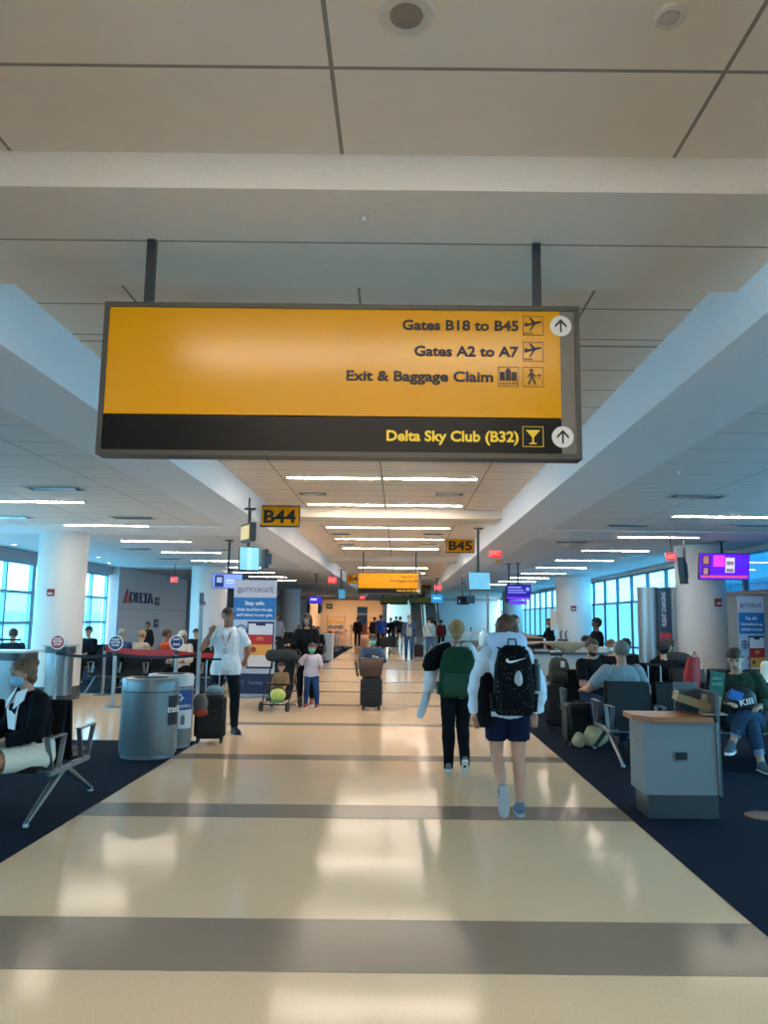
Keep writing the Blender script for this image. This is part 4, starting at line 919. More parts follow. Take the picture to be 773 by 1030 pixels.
p = D(530, 640, 15.3); t = thing('computer_monitor', 'black monitor lying low on the counter left end behind the woman in hoodie', 'monitor', (p.x+.15, 15.5, 1.04)); b = bmn(); box(b, (0, 0, .03), (.3, .2, .03), bev=.01); obj('stand', b, BLACK, t); b = bmn(); box(b, (0, .02, .18), (.44, .04, .26), Matrix.Rotation(R(-15), 3, 'X'), .008); obj('screen', b, M('15171a', .3), t)
p = D(545, 650, 15.1); t = thing('document_tray', 'red folder tray on the gate counter', 'tray', (p.x, 15.2, 1.04)); b = bmn(); b2(b, (-.16, -.1, 0), (.16, .1, .012)); b2(b, (-.16, -.1, 0), (-.15, .1, .06)); b2(b, (.15, -.1, 0), (.16, .1, .06)); obj('tray', b, M('93262a', .5), t)
b = bmn(); box(b, (0, 0, .03), (.28, .18, .03)); obj('papers', b, M('c9c2bb', .6), t)
# ------------------------------------------------------------------ luggage
def suitcase(x, y, rz, w, d, h, label, col='131417', handle=.0, rough=.6, group=None, tilt=0):
    t = thing('suitcase', label, 'suitcase', (x, y, 0), rz, group); m = M(col, rough, noise_amt=.15, nscale=90)
    b = bmn(); box(b, (0, 0, .06+h/2), (w, d, h), bev=min(w, d)*.14); obj('shell', b, m, t, 50)
    b = bmn(); box(b, (0, -d/2-.012, .06+h*.4), (w*.78, .03, h*.5), bev=.012); obj('front_pocket', b, m, t, 50)
    b = bmn(); tube(b, [(-w*.42, -d/2*.55, .08), (-w*.42, -d*.25, h), (w*.42, -d*.25, h), (w*.42, -d/2*.55, .08)], .006); obj('zip_piping', b, M('2e3034', .5), t)
    for sx in (-1, 1):
        for sy in (-1, 1):
            b = bmn(); cyl(b, (sx*(w/2-.05)-.012, sy*(d/2-.04), .028), (sx*(w/2-.05)+.012, sy*(d/2-.04), .028), .028, n=16); box(b, (sx*(w/2-.05), sy*(d/2-.04), .055), (.035, .035, .03)); obj('wheel', b, M('1b1c1e', .5), t, 50)
    b = bmn(); tube(b, [(-.08, 0, h+.055), (-.07, 0, h+.085), (.07, 0, h+.085), (.08, 0, h+.055)], .011); obj('carry_handle', b, BLACK, t, 50)
    if handle:
        b = bmn()
        for s in (-1, 1): cyl(b, (s*w*.22, d*.3, h), (s*w*.22, d*.3, h+handle), .008, n=8)
        o_ = obj('telescopic_handle', b, STEEL, t); b = bmn(); tube(b, [(-w*.26, d*.3, h+handle), (w*.26, d*.3, h+handle)], .014); obj('grip', b, BLACK, o_, 50)
    return t
g = G(209, 748); suitcase(g.x, g.y+.1, R(8), .4, .25, .56, 'black rolling suitcase with raised handle beside the man in white shirt', '0f1012', .52)
hc2 = g.copy(); p = D(202, 712, g.y-.08)
t = thing('bundled_cap', 'orange and grey cap clipped to the front of the black suitcase on the left', 'cap', (p.x, g.y-.1, p.z)); b = bmn(); ell(b, (0, 0, .06), (.1, .07, .13)); obj('crown', b, M('6b625c', .8), t, 60); b = bmn(); ell(b, (.01, -.02, -.05), (.1, .06, .06)); obj('brim', b, M('a8452c', .8), t, 60)
t = thing('water_pouch', 'small clear blue pouch on top of the black suitcase', 'pouch', (g.x+.05, g.y+.05, .64), R(10)); b = bmn(); ell(b, (0, 0, .05), (.11, .06, .055)); obj('pouch', b, M('7fa3b3', .15), t, 60); b = bmn(); tube(b, [(-.06, 0, .09), (0, 0, .13), (.06, 0, .09)], .008); obj('strap', b, M('39525c', .5), t)
g = G(373.5, 714); sk = suitcase(g.x, g.y, R(-3), .39, .26, .52, 'charcoal rolling suitcase with a brown bag on top, centre of the walkway', '15191b', .3)
t = thing('leather_tote', 'brown leather tote bag resting on the charcoal suitcase', 'bag', (g.x-.02, g.y-.0, .68), R(-3))
b = bmn(); loft(b, [(0, 0, -.08), (0, 0, -.05), (0, 0, .12), (0, 0, .24), (0, 0, .25)], [.17, .2, .225, .24, .22], [.12, .15, .14, .1, .07], n=28, p=3.5); obj('body', b, M('4b3226', .5, noise_amt=.2, nscale=20), t, 60)
for s in (-1, 1): b = bmn(); tube(b, [(-.12, s*.07, .2), (-.08, s*.09, .32), (.08, s*.09, .32), (.12, s*.07, .2)], .009); obj('handle', b, M('35231b', .5), t, 60)
b = bmn(); box(b, (.09, -.03, .27), (.13, .06, .04), Matrix.Rotation(R(20), 3, 'Y'), .01); obj('papers', b, M('cfd0d0', .6), t)
b = bmn(); box(b, (-.255, -.04, .05), (.03, .05, .28), Matrix.Rotation(R(-12), 3, 'Y'), .01); obj('shoulder_strap', b, M('35231b', .5), t)
g = G(563, 735); s5 = suitcase(g.x, g.y+.1, R(-10), .36, .26, .62, 'black suitcase with raised handle and an olive backpack on it, right of the hooded woman', '101114', .5)
g2 = G(580, 750); s6 = suitcase(g2.x+.05, g2.y, R(8), .42, .28, .5, 'black suitcase on the carpet edge beside the tan handbag', '0d0e10')
p = D(661, 692, 11.0); suitcase(p.x, 11.0, 0, .4, .26, .62, 'dark suitcase with silver raised handle behind the nearest right seats', '191a1d', .42)
def backpack(t, w, d, h, mat, mat2, straps=True):   # local: back panel at y=0, bulging to -y, base z=0
    b = bmn(); loft(b, [(0, -d*.5, 0), (0, -d*.5, .03), (0, -d*.55, h*.35), (0, -d*.5, h*.7), (0, -d*.42, h*.92), (0, -d*.4, h)], [w*.42, w*.5, w*.52, w*.48, w*.38, w*.2], [d*.42, d*.5, d*.55, d*.5, d*.38, d*.2], n=28, p=3.2); obj('main_body', b, mat, t, 60)
    b = bmn(); loft(b, [(0, -d*.98, h*.06), (0, -d*1.02, h*.1), (0, -d*1.04, h*.3), (0, -d*.98, h*.46), (0, -d*.9, h*.5)], [w*.34, w*.39, w*.4, w*.36, w*.28], [d*.12, d*.2, d*.2, d*.16, d*.1], n=24, p=3.5); obj('front_pocket', b, mat2, t, 60)
    b = bmn(); tube(b, [(-w*.42, -d*.8, h*.25), (-w*.38, -d*.85, h*.7), (0, -d*.75, h*.93), (w*.38, -d*.85, h*.7), (w*.42, -d*.8, h*.25)], .005); obj('zip', b, M('0b0c0d', .5), t)
    b = bmn(); tube(b, [(-.04, -d*.2, h*.97), (-.03, -d*.2, h+.05), (.03, -d*.2, h+.05), (.04, -d*.2, h*.97)], .008); obj('top_loop', b, mat2, t)
    for s in (-1, 1):
        b = bmn(); loft(b, [(s*w*.5, -d*.5, .03), (s*w*.52, -d*.5, h*.3)], [.03, .035], [d*.28, d*.3], n=14); obj('side_pocket', b, mat2, t, 60)
        if straps: 
            b = bmn(); pts = [(s*.07, -.02, h*.9), (s*.1, .03, h*.97), (s*.115, .1, h*.95), (s*.12, .2, h*.82), (s*.12, .24, h*.6), (s*.15, .12, h*.3), (s*w*.4, .0, .08)]; tube(b, pts, .03, 8, r2=.009); obj('shoulder_strap', b, mat2, t, 60)
OLV = M('3a3a30', .8, noise_amt=.2)
t = thing('backpack', 'olive backpack with white tag strapped on the black suitcase, right of the hooded woman', 'backpack', (s5.location.x+.04, s5.location.y+.08, .69), R(-8)); backpack(t, .32, .2, .4, OLV, M('302f29', .8), False)
b = bmn(); box(b, (.05, -.235, .3), (.06, .006, .09), bev=.002); obj('luggage_tag', b, WHITE, t)
# tan handbag
g = G(597, 752); t = thing('slouchy_handbag', 'tan slouchy cloth handbag lying on the carpet by the right seats', 'handbag', (g.x, g.y+.05, 0), R(10))
b = bmn(); vs = ell(b, (0.03, 0, .14), (.2, .12, .15), None, 28, 18)
for v in b.verts:
    v.co += v.co.normalized()*(noise.noise(v.co*9)*.035); v.co.z = max(v.co.z, .008)
obj('body', b, M('e6cfa2', .8, noise_amt=.25, nscale=12), t, 70)
b = bmn(); vs = ell(b, (-.2, -.04, .1), (.09, .08, .1), None, 20, 14)
for v in b.verts: v.co += v.co.normalized()*(noise.noise(v.co*14)*.025); v.co.z = max(v.co.z, .008)
obj('side_pouch', b, M('cfb78e', .8, noise_amt=.25, nscale=12), t, 70)
b = bmn(); tube(b, [(-.12, 0, .2), (-.08, 0, .34), (.04, .02, .36), (.16, 0, .22)], .012); obj('strap', b, M('8a7752', .8), t, 60)
# red bag and black folded stroller among the seats
p = D(685, 668, 11.6); t = thing('red_bag', 'bright red padded bag hanging over the seats, left of the right column', 'bag', (4.52, 12.12, .445), R(15))
b = bmn(); loft(b, [(0, 0, 0), (0, 0, .05), (.02, 0, .4), (.06, 0, .66)], [.1, .13, .14, .1], [.08, .1, .1, .07], n=20); obj('body', b, M('a61a1f', .6), t, 60); b = bmn(); tube(b, [(.0, 0, .6), (.08, 0, .75), (.14, 0, .6)], .01); obj('strap', b, M('7c1518', .6), t, 60)
p = D(681, 668, 13.4); t = thing('folded_pushchair', 'folded black pushchair standing behind the red bag', 'stroller', (p.x, 13.45, 0), R(10))
b = bmn(); tube(b, [(-.2, -.2, .05), (-.1, 0, .6), (.25, .1, 1.1)], .014); tube(b, [(.25, -.2, .05), (.1, 0, .6), (-.2, .1, 1.12)], .014); tube(b, [(-.2, .1, 1.12), (.25, .1, 1.1)], .016); obj('frame', b, BLACK, t, 60)
b = bmn(); box(b, (0, 0, .72), (.4, .14, .5), Matrix.Rotation(R(12), 3, 'X'), .05); obj('seat_fabric', b, M('15161a', .8), t, 60)
b = bmn(); ell(b, (.0, -.08, 1.02), (.26, .14, .12)); obj('canopy', b, M('1c1d22', .8), t, 60)
for s in (-.2, .25): b = bmn(); cyl(b, (s-.02, -.2, .08), (s+.02, -.2, .08), .08, n=20); obj('wheel', b, BLACK, t, 50)
# ------------------------------------------------------------------ stroller with toddler
g = G(280, 715); SX, SY = g.x, g.y+.25
t = thing('stroller', 'black stroller with a hood carrying a toddler, left of the walkway', 'stroller', (SX, SY, 0), R(-8))
b = bmn()
for s in (-1, 1):
    tube(b, [(s*.24, -.38, .09), (s*.25, .0, .5), (s*.26, .34, 1.0), (s*.2, .42, 1.04)], .014); tube(b, [(s*.25, .36, .1), (s*.25, .05, .52)], .014); tube(b, [(s*.24, -.36, .12), (s*.25, .34, .16)], .011)
tube(b, [(-.2, .42, 1.04), (.2, .42, 1.04)], .018); tube(b, [(-.24, -.36, .12), (.24, -.36, .12)], .011)
obj('frame', b, M('0f1012', .4), t, 60)
for s in (-1, 1):
    b = bmn(); cyl(b, (s*.24-.02, -.38, .085), (s*.24+.02, -.38, .085), .085, n=24); obj('front_wheel', b, M('17181a', .6), t, 50)
    b = bmn(); cyl(b, (s*.27-.02, .36, .1), (s*.27+.02, .36, .1), .1, n=24); obj('rear_wheel', b, M('17181a', .6), t, 50)
b = bmn(); box(b, (0, -.04, .3), (.38, .34, .06), bev=.025); box(b, (0, .17, .6), (.38, .06, .62), Matrix.Rotation(R(-16), 3, 'X'), .025); obj('seat', b, M('1a1b20', .8), t, 60)
b = bmn(); box(b, (0, -.3, .2), (.34, .14, .04), bev=.01); tube(b, [(-.2, -.1, .42), (-.17, -.3, .22), (.17, -.3, .22), (.2, -.1, .42)], .012); obj('footrest', b, BLACK, t, 60)
b = bmn(); tube(b, [(-.23, -.0, .46), (-.2, -.24, .46), (.2, -.24, .46), (.23, 0, .46)], .018); obj('bumper_bar', b, BLACK, t, 60)
b = bmn(); vs = ell(b, (0, .22, .9), (.26, .22, .18), None, 28, 16)
bmesh.ops.delete(b, geom=[v for v in b.verts if v.co.z < .86], context='VERTS'); o = obj('hood', b, M('23262b', .75, noise_amt=.2), t, 60); md = o.modifiers.new('cloth_thickness', 'SOLIDIFY'); md.thickness = .02
b = bmn(); tcap(b, (-.2, -.02, .96), (.2, -.02, .96), .11, .11, 16); obj('rolled_cover', b, M('202327', .8, noise_amt=.2), t, 60)
b = bmn(); lathe(b, [(.12, 0), (.2, .05), (.21, .12)], (0, -.05, .16), 20); obj('basket', b, M('111214', .8), t, 60)
t = thing('green_ball', 'pale green and yellow round toy at the foot of the stroller', 'toy', (SX+.02, SY-.47, .2)); b = bmn(); ell(b, (0, 0, .1), (.14, .09, .11)); obj('shell', b, M('b4c060', .5, noise_amt=.3, nscale=9), t, 60); b = bmn(); ell(b, (0, -.01, .0), (.125, .085, .04)); obj('lower_rim', b, M('5d8a5a', .5), t, 60)
# ------------------------------------------------------------------ more seating and mid-distance pieces
lb2 = bench(-6.7, 17.35, 5, 0, 'black tandem seats behind the red belt on the left, older travellers on them')
lb3 = bench(-9.3, 20.3, 4, 0, 'black tandem seats by the left windows where a person reads a laptop')
lb4 = bench(-9.3, 16.0, 3, 0, 'black tandem seats by the left windows beyond the wide steel desk')
lb5 = bench(-4.5, 28.6, 3, 0, 'black tandem seats beside the far left walkway edge, person in dark jacket on them')
for i, (x, y, n) in enumerate(((-6.4, 21.6, 4), (-6.2, 33, 5), (-6.2, 36, 5), (-6.4, 40, 5))):
    bench(x, y, n, 0, ['black tandem seats second row behind the red belt, left', 'black tandem seats in the far left gate area, nearest row', 'black tandem seats in the far left gate area, middle row', 'black tandem seats in the far left gate area, last row'][i], SLING, True, False)
rb4 = bench(3.45, 14.1, 3, 0, 'black tandem seats in front of the gate counter where dark-haired travellers sit', SLING)
g = D(329, 647, 30.5); t = thing('gate_desk', 'small white gate desk in the far left beside the walkway', 'desk', (g.x, 30.5, 0))
b = bmn(); box(b, (0, 0, .52), (.48, .5, 1.0), bev=.02); obj('body', b, M('b9c0c2', .4), t); b = bmn(); box(b, (0, 0, 1.04), (.56, .6, .04), bev=.01); obj('top', b, M('d5d6d4', .4), t)
b = bmn(); box(b, (.12, 0, 1.1), (.1, .12, .1), bev=.01); obj('scanner', b, BLACK, t)
for i, u in enumerate((338, 341.5, 348, 353)):
    stanchion(u, 655-i*1.5, 'thin steel stanchion in the far left group, %s from the left' % NUM[i], None, 1.0+.25*(i % 2), .035)
stanchion(536 if False else 474, 662, 'steel stanchion between the two women with backpacks, far behind', None, 1.3, .03)
p = G(490, 655); t = thing('tall_post', 'tall thin grey post rising behind the two women with backpacks', 'post', (D(491, 640, 20).x, 20, 0)); b = bmn(); box(b, (0, 0, 1.2), (.06, .06, 2.4), bev=.006); obj('post', b, M('8a9398', .4, .6), t); b = bmn(); box(b, (0, 0, .012), (.28, .28, .024)); obj('base', b, STEEL, t)
# kiosk table and dispenser between the walkers
p = D(470, 645, 24); t = thing('counter_stand', 'pale counter with small items seen between the two women with backpacks', 'counter', (p.x+.3, 24, 0)); b = bmn(); box(b, (0, 0, .5), (1.6, .6, 1.0), bev=.02); obj('body', b, M('5d6468', .5), t); b = bmn(); box(b, (0, 0, 1.22), (1.7, .7, .06)); obj('top', b, M('b5bcc0', .4), t)
b = bmn(); 
for s in (-.7, .7): b2(b, (s-.03, -.2, 1.0), (s+.03, .2, 1.2))
obj('upright', b, STEEL, t)
p = D(487, 638, 19); t = thing('water_bottle', 'large blue-white plastic bottle on a stand behind the hooded woman, left side', 'bottle', (p.x, 19, 1.0)); b = bmn(); lathe(b, [(.1, 0), (.13, .03), (.13, .25), (.09, .32), (.04, .38), (.04, .45)], n=20); obj('body', b, M('9cc7de', .2), t, 50); b = bmn(); lathe(b, [(.045, .45), (.045, .48)], n=16); obj('cap', b, WHITE, t)
t = thing('bottle_stand', 'slim grey stand carrying the large plastic bottle', 'stand', (p.x, 19, 0)); b = bmn(); box(b, (0, 0, .5), (.3, .3, .99), bev=.015); obj('body', b, M('7c868c', .5), t); b = bmn(); box(b, (0, -.152, .6), (.2, .01, .4)); obj('door_panel', b, M('a9b2b7', .5), t)
# far end pieces
t = thing('wall_poster', 'blue and red poster at the entrance of the far bright shop', 'poster', (D(364.5, 625, YF+2).x, YF+2, 0)); b = bmn(); b2(b, (-.42, -.05, .4), (.42, .05, 2.6)); o_ = obj('panel', b, M('2e6db0', .5), t)
b = bmn(); b2(b, (-.38, -.06, .5), (.38, -.05, 1.2)); obj('lower_print', b, M('b07060', .5), o_); b = bmn(); b2(b, (-.38, -.06, 1.9), (.38, -.05, 2.1)); obj('upper_print', b, M('a8c8e8', .5), o_)
b = bmn(); b2(b, (-.42, -.15, 0), (.42, .15, .05)); obj('foot', b, STEEL, t); b = bmn(); b2(b, (-.03, -.03, .05), (.03, .03, .4)); obj('stem', b, STEEL, t)
t = thing('shop_sign', 'small dark green sign on the beige wall of the far shop', 'sign', D(331.5, 610, YF+8.9)); b = bmn(); box(b, (0, 0, 0), (.6, .06, .45), bev=.01); obj('board', b, M('21483a', .5), t); b = bmn(); box(b, (0, -.034, 0), (.45, .006, .1)); obj('print', b, M('b9cabf', .5), t)
for i, u in enumerate((338, 371)):
    t = thing('shop_shelf', 'warm lit display shelf in the far shop, %s' % ('left one' if i == 0 else 'right one'), 'shelf', (D(u, 640, YF+7).x, YF+7, 0)); b = bmn()
    b2(b, (-.8, -.2, 0), (-.76, .2, 1.9)); b2(b, (.76, -.2, 0), (.8, .2, 1.9))
    obj('side_panel', b, M('8b5e3c', .5), t)
    for z in (.2, .7, 1.2, 1.7): b = bmn(); b2(b, (-.76, -.2, z), (.76, .2, z+.04)); obj('shelf_board', b, M('a87850', .5), t)
    random.seed(i)
    for z in (.24, .74, 1.24):
        b = bmn()
        for q in range(9): hh_ = random.uniform(.15, .35); b2(b, (-.7+q*.155, -.1, z), (-.6+q*.155, .1, z+hh_))
        o_ = obj('goods', b, M(['a33a2c', '3a5fa3', 'c9a23c'][int(z*2) % 3], .5), t)
def escalator(x, y0, label, run=7.2, rise=3.1):
    t = thing('escalator', label, 'escalator', (x, y0, 0)); a = math.atan2(rise, run)
    b = bmn()
    n = 18
    for i in range(n): b2(b, (-.4, run*i/n, max(0, rise*i/n-.05)), (.4, run*(i+1)/n, rise*(i+1)/n))
    obj('steps', b, M('aab4ba', .4, .3), t)
    for s in (-1, 1):
        b = bmn(); poly(b, [(s*.44, -.5, .05), (s*.44, 0, .05), (s*.44, run, rise+.05), (s*.44, run, rise+.85), (s*.44, 0, .95), (s*.44, -.5, .9)], (s*.03, 0, 0)); obj('balustrade', b, M('a9bcc6', .2, .6), t)
        b = bmn(); tube(b, [(s*.455, -.6, .2), (s*.455, -.62, .8), (s*.455, -.45, .95), (s*.455, 0, 1.0), (s*.455, run, rise+.92)], .04, 8); obj('handrail', b, M('141618', .4), t, 60)
    return t
escalator(1.35, 56, 'left escalator at the far end of the hall'); escalator(2.5, 56, 'right escalator at the far end of the hall')
# ================================================================== PEOPLE IN THE HALL
def cloth(c, n=.12, sc=30): return M(c, .85, noise_amt=n, nscale=sc, name='fabric', spec=.1)
BLK = cloth('15161b'); NVY = cloth('161c34'); JEAN = cloth('2c4a78', .2, 60); DJEAN = cloth('23334d', .2, 60); WHT = cloth('dfe3ea', .06); SHO = M('30343c', .6)
DN = ((0, 0, -1), (0, 0, -1))
# woman in white hoodie
g = G(519, 820)
hood = human('person', 'woman in white hoodie and navy shorts walking away with speckled black backpack', g.x-.07, g.y-.02, R(2), 1.665,
    P={'rl': ((.03, .06, -1), (.0, -.05, -1), (0.05, 1, 0)), 'll': ((.03, .2, -1), (-.0, -1.0, -.72), (0, .1, -1)), 'la': ((-.3, .02, -1), (-.02, .12, -1)), 'ra': ((.34, .05, -1), (-.03, .2, -1)), 'fem': 1, 'sw': .17, 'curl': .9},
    O={'skin': 'c08e76', 'top': (cloth('d3dbe8', .05), .034, 1.95, 'hoodie', -.1), 'bottom': (NVY, .028, .62, 'shorts'), 'shoes': M('5a6b80', .6), 'sole': M('9aa0a6', .6), 'hair': ('long', '5c382a'), 'fold': .03, 'face': 0}, vox=.010, build=1.04)
J = t_J[hood.name]
b = bmn(); ns = J['ns']; ell(b, ns+Vector((0, -.045, .045)), (.175, .13, .1), Matrix.Rotation(R(28), 3, 'X'), 28, 18)
for v in b.verts: v.co += Vector((0, 0, 1))*noise.noise(v.co*14)*.02
obj('hood', b, cloth('c3d2ea', .06), hood, 70)
SPK = M('0f1014', .75, spec=.12, name='speckled_fabric').copy(); nt = SPK.node_tree
vn = nt.nodes.new('ShaderNodeTexVoronoi'); vn.inputs['Scale'].default_value = 42; tc = nt.nodes.new('ShaderNodeTexCoord'); nt.links.new(tc.outputs['Object'], vn.inputs['Vector'])
lt = math_node(nt, 'LESS_THAN', vn.outputs['Distance'], .13); mx = nt.nodes.new('ShaderNodeMix'); mx.data_type = 'RGBA'; nt.links.new(lt, mx.inputs[0]); mx.inputs[6].default_value = lin('0b0c10'); mx.inputs[7].default_value = lin('9a9ca6'); nt.links.new(mx.outputs[2], nt.nodes['Principled BSDF'].inputs['Base Color'])
w0 = wj(hood, 'ns')
t = thing('backpack', 'speckled black backpack with white tick logo on the hooded woman', 'backpack', (w0.x+.02, w0.y-.155, w0.z-.55), R(2)); backpack(t, .33, .2, .57, SPK, SPK)
b = bmn(); flat(b, [(-.085, .455), (-.075, .435), (-.05, .428), (-.02, .434), (.085, .472), (-.02, .450), (-.05, .446), (-.065, .454), (-.07, .47)], -.214, .003); obj('tick_logo', b, WHITE, t)
b = bmn(); ell(b, (.02, -.215, .29), (.035, .02, .08)); o_ = obj('clear_bottle', b, M('a9a4a8', .15), t, 60)
b = bmn(); cyl(b, (.19, -.12, .2), (.19, -.12, .42), .033, n=16); cyl(b, (.19, -.12, .42), (.19, -.12, .46), .02, n=16); obj('side_bottle', b, M('17191d', .3), t, 50)
# dark jacket over her left arm
e = wj(hood, 'la', 1); t = thing('draped_jacket', 'black jacket hanging from the left arm of the hooded woman', 'jacket', (e.x+.07, e.y-.04, .74))
b = bmn(); loft(b, [(.02, 0, 0), (.01, 0, .1), (0, 0, .3), (.0, 0, .42), (.01, 0, .46)], [.07, .09, .085, .07, .04], [.05, .07, .07, .06, .04], n=24)
for v in b.verts: v.co += Vector((noise.noise(v.co*12)*.02, noise.noise(v.co*12+Vector((4, 4, 4)))*.02, 0))
obj('cloth', b, cloth('101116'), t, 70)
# woman with green backpack
g = G(452, 774)
gp = human('person', 'blonde woman in black trousers and pale patterned jacket walking away with green backpack', g.x+.08, g.y-.03, R(-2), 1.615,
    P={'ll': ((.0, -.02, -1), (0, -.12, -1), (0, 1, 0)), 'rl': ((-.05, .1, -1), (.04, -.62, -1), (0, .6, -.8)), 'la': ((-.45, -.05, -1), (-.25, .2, -1)), 'ra': ((.38, .1, -1), (-.15, .6, -.8)), 'fem': 1, 'sw': .165, 'curl': .8},
    O={'skin': 'c99c84', 'top': (cloth('d4dae3', .16, 14), .034, 1.9, 'jacket', -.15), 'bottom': (BLK, .022, 2.1), 'shoes': M('6b6f74', .6), 'hair': ('bun', 'a4754a'), 'fold': .035, 'face': 0}, vox=.010)
w0 = wj(gp, 'ns')
GRB = M('1b3d29', .75, spec=.15, noise_amt=.15, nscale=18, name='green_nylon')
t = thing('backpack', 'dark green backpack on the blonde woman', 'backpack', (w0.x+.0, w0.y-.14, w0.z-.56), R(-2)); backpack(t, .4, .24, .54, GRB, M('1c3f2b', .75, noise_amt=.15))
t = thing('draped_jacket', 'rolled black jacket slung over the left shoulder of the blonde woman', 'jacket', (w0.x-.22, w0.y-.1, w0.z-.24))
b = bmn(); loft(b, [(-.08, -.03, -.05), (-.07, -.03, 0), (-.02, -.03, .12), (.06, -.02, .22), (.1, 0, .26)], [.06, .11, .13, .1, .04], [.05, .1, .11, .09, .04], n=24)
for v in b.verts: v.co += v.co.normalized()*noise.noise(v.co*14)*.02
obj('cloth', b, cloth('0e0f13', .3), t, 70)
e = wj(gp, 'la', 2); t = thing('held_sleeve', 'pale patterned garment end dangling from the left hand of the blonde woman', 'garment', (e.x-.02, e.y, e.z-.12))
b = bmn(); loft(b, [(-.07, 0, -.17), (-.05, 0, -.1), (0, 0, .05), (.03, 0, .2)], [.035, .05, .05, .04], [.03, .04, .045, .04], n=16)
for v in b.verts: v.co += v.co.normalized()*noise.noise(v.co*16)*.015
obj('cloth', b, cloth('c6cdd8', .25, 30), t, 70)
# man in white shirt
g = G(236, 738)
wm = human('person', 'man in white short-sleeved shirt and black trousers standing with hand at his face, left', g.x-.16, g.y+.0, R(180+6), 1.76,
    P={'ra': ((.5, .4, -.75), (-.55, .3, 1)), 'la': ((-.42, -.15, -.9), (.2, -.6, -.45)), 'll': ((-.1, .0, -1), (-.02, -.02, -1), (-.5, 1, 0)), 'rl': ((.12, 0, -1), (.02, 0, -1)), 'curl': 1.2, 'head': (.1, -.1)},
    O={'skin': '9a6a50', 'top': (cloth('e3e6ea', .04), .028, .75, 'shirt', -.5), 'bottom': (cloth('191c24'), .016, 2.0), 'shoes': M('101114', .35), 'sole': BLACK, 'hair': ('short', '33231b'), 'fold': .02}, vox=.011, build=1.03)
J = t_J[wm.name]; ns = J['ns']
b = bmn(); tube(b, [ns+Vector((-.07, .03, 0)), ns+Vector((-.05, .155, -.12)), ns+Vector((0, .185, -.27)), ns+Vector((.05, .155, -.12)), ns+Vector((.07, .03, 0))], .008); obj('lanyard', b, M('8d2630', .6), wm, 60)
b = bmn(); box(b, ns+Vector((0, .185, -.33)), (.06, .012, .09)); obj('badge', b, M('b6bcc6', .4), wm)
# stroller family
mo = human('person', 'woman in black standing behind the stroller and pushing it', SX+.36, SY+.72, R(180+4), 1.7,
    P={'ra': ((.25, .3, -1), (.35, .9, .1)), 'la': ((-.15, .35, -1), (.1, .9, .1)), 'll': ((-.08, .1, -1), (0, -.1, -1)), 'rl': ((.04, -.05, -1), (0, -.2, -1)), 'fem': 1},
    O={'skin': 'a5785f', 'top': (BLK, .024, 1.95, 'jacket', -.2), 'bottom': (BLK, .014, 1.9), 'shoes': M('9c5148', .6), 'hair': ('long', '241a16')}, vox=.014)
boy = human('person', 'small boy in pale tee, blue jeans, red shoes and green mask beside the stroller', G(312, 712).x+.02, G(312, 712).y-.05, R(180-6), 1.13,
    P={'ra': ((.75, .15, -.8), (.95, .2, -.7)), 'la': ((-.2, .1, -1), (-.05, .9, .25)), 'll': ((-.14, .05, -1), (-.05, 0, -1)), 'rl': ((.1, 0, -1), (.04, -.05, -1)), 'head': (.2, -.05), 'hs': 1.3, 'sw': .17},
    O={'skin': 'c0917a', 'top': (cloth('c9bcc6', .05), .03, .8, 'tee_shirt', .0), 'bottom': (JEAN, .012, 1.95), 'shoes': M('b02823', .5), 'hair': ('short', '3a2a22'), 'mask': '58b494'}, vox=.010, build=1.12)
tod = human('person', 'toddler in brown jacket sitting in the stroller', SX, SY-.04, R(180-8), .84, z=0,
    P={'sit': .39, 'lean': (0, -.08), 'll': ((-.2, 1, -.05), (0, .15, -1)), 'rl': ((.2, 1, -.05), (0, .15, -1)), 'ra': ((.3, .4, -1), (-.1, .7, -.5)), 'la': ((-.3, .4, -1), (.1, .7, -.5)), 'head': (.1, -.25), 'hs': 1.6, 'sw': .17},
    O={'skin': 'c0917a', 'top': (cloth('8d6d4c', .1), .02, 1.8, 'jacket', 0), 'bottom': (cloth('7a6248'), .015, 1.9), 'shoes': M('1d1e22', .5), 'hair': ('short', '5a3826')}, vox=.011, build=1.15)
kid = human('person', 'child in denim jacket and green mask leaning over the brown tote bag on the suitcase', sk.location.x+.0, sk.location.y+.42, R(180), 1.32,
    P={'ra': ((.3, .45, -.8), (-.2, .95, .05)), 'la': ((-.3, .45, -.8), (.2, .95, .05)), 'lean': (0, .22), 'hs': 1.22, 'head': (0, -.1), 'll': ((-.1, 0, -1), (0, -.05, -1)), 'rl': ((.08, .05, -1), (0, -.1, -1))},
    O={'skin': 'a97a62', 'top': (cloth('3f556e', .15), .02, 1.9, 'denim_jacket', -.1), 'bottom': (DJEAN, .014, 1.95), 'shoes': SHO, 'hair': ('short', '2a1f1a'), 'mask': '6fc4b4'}, vox=.012, build=1.08)
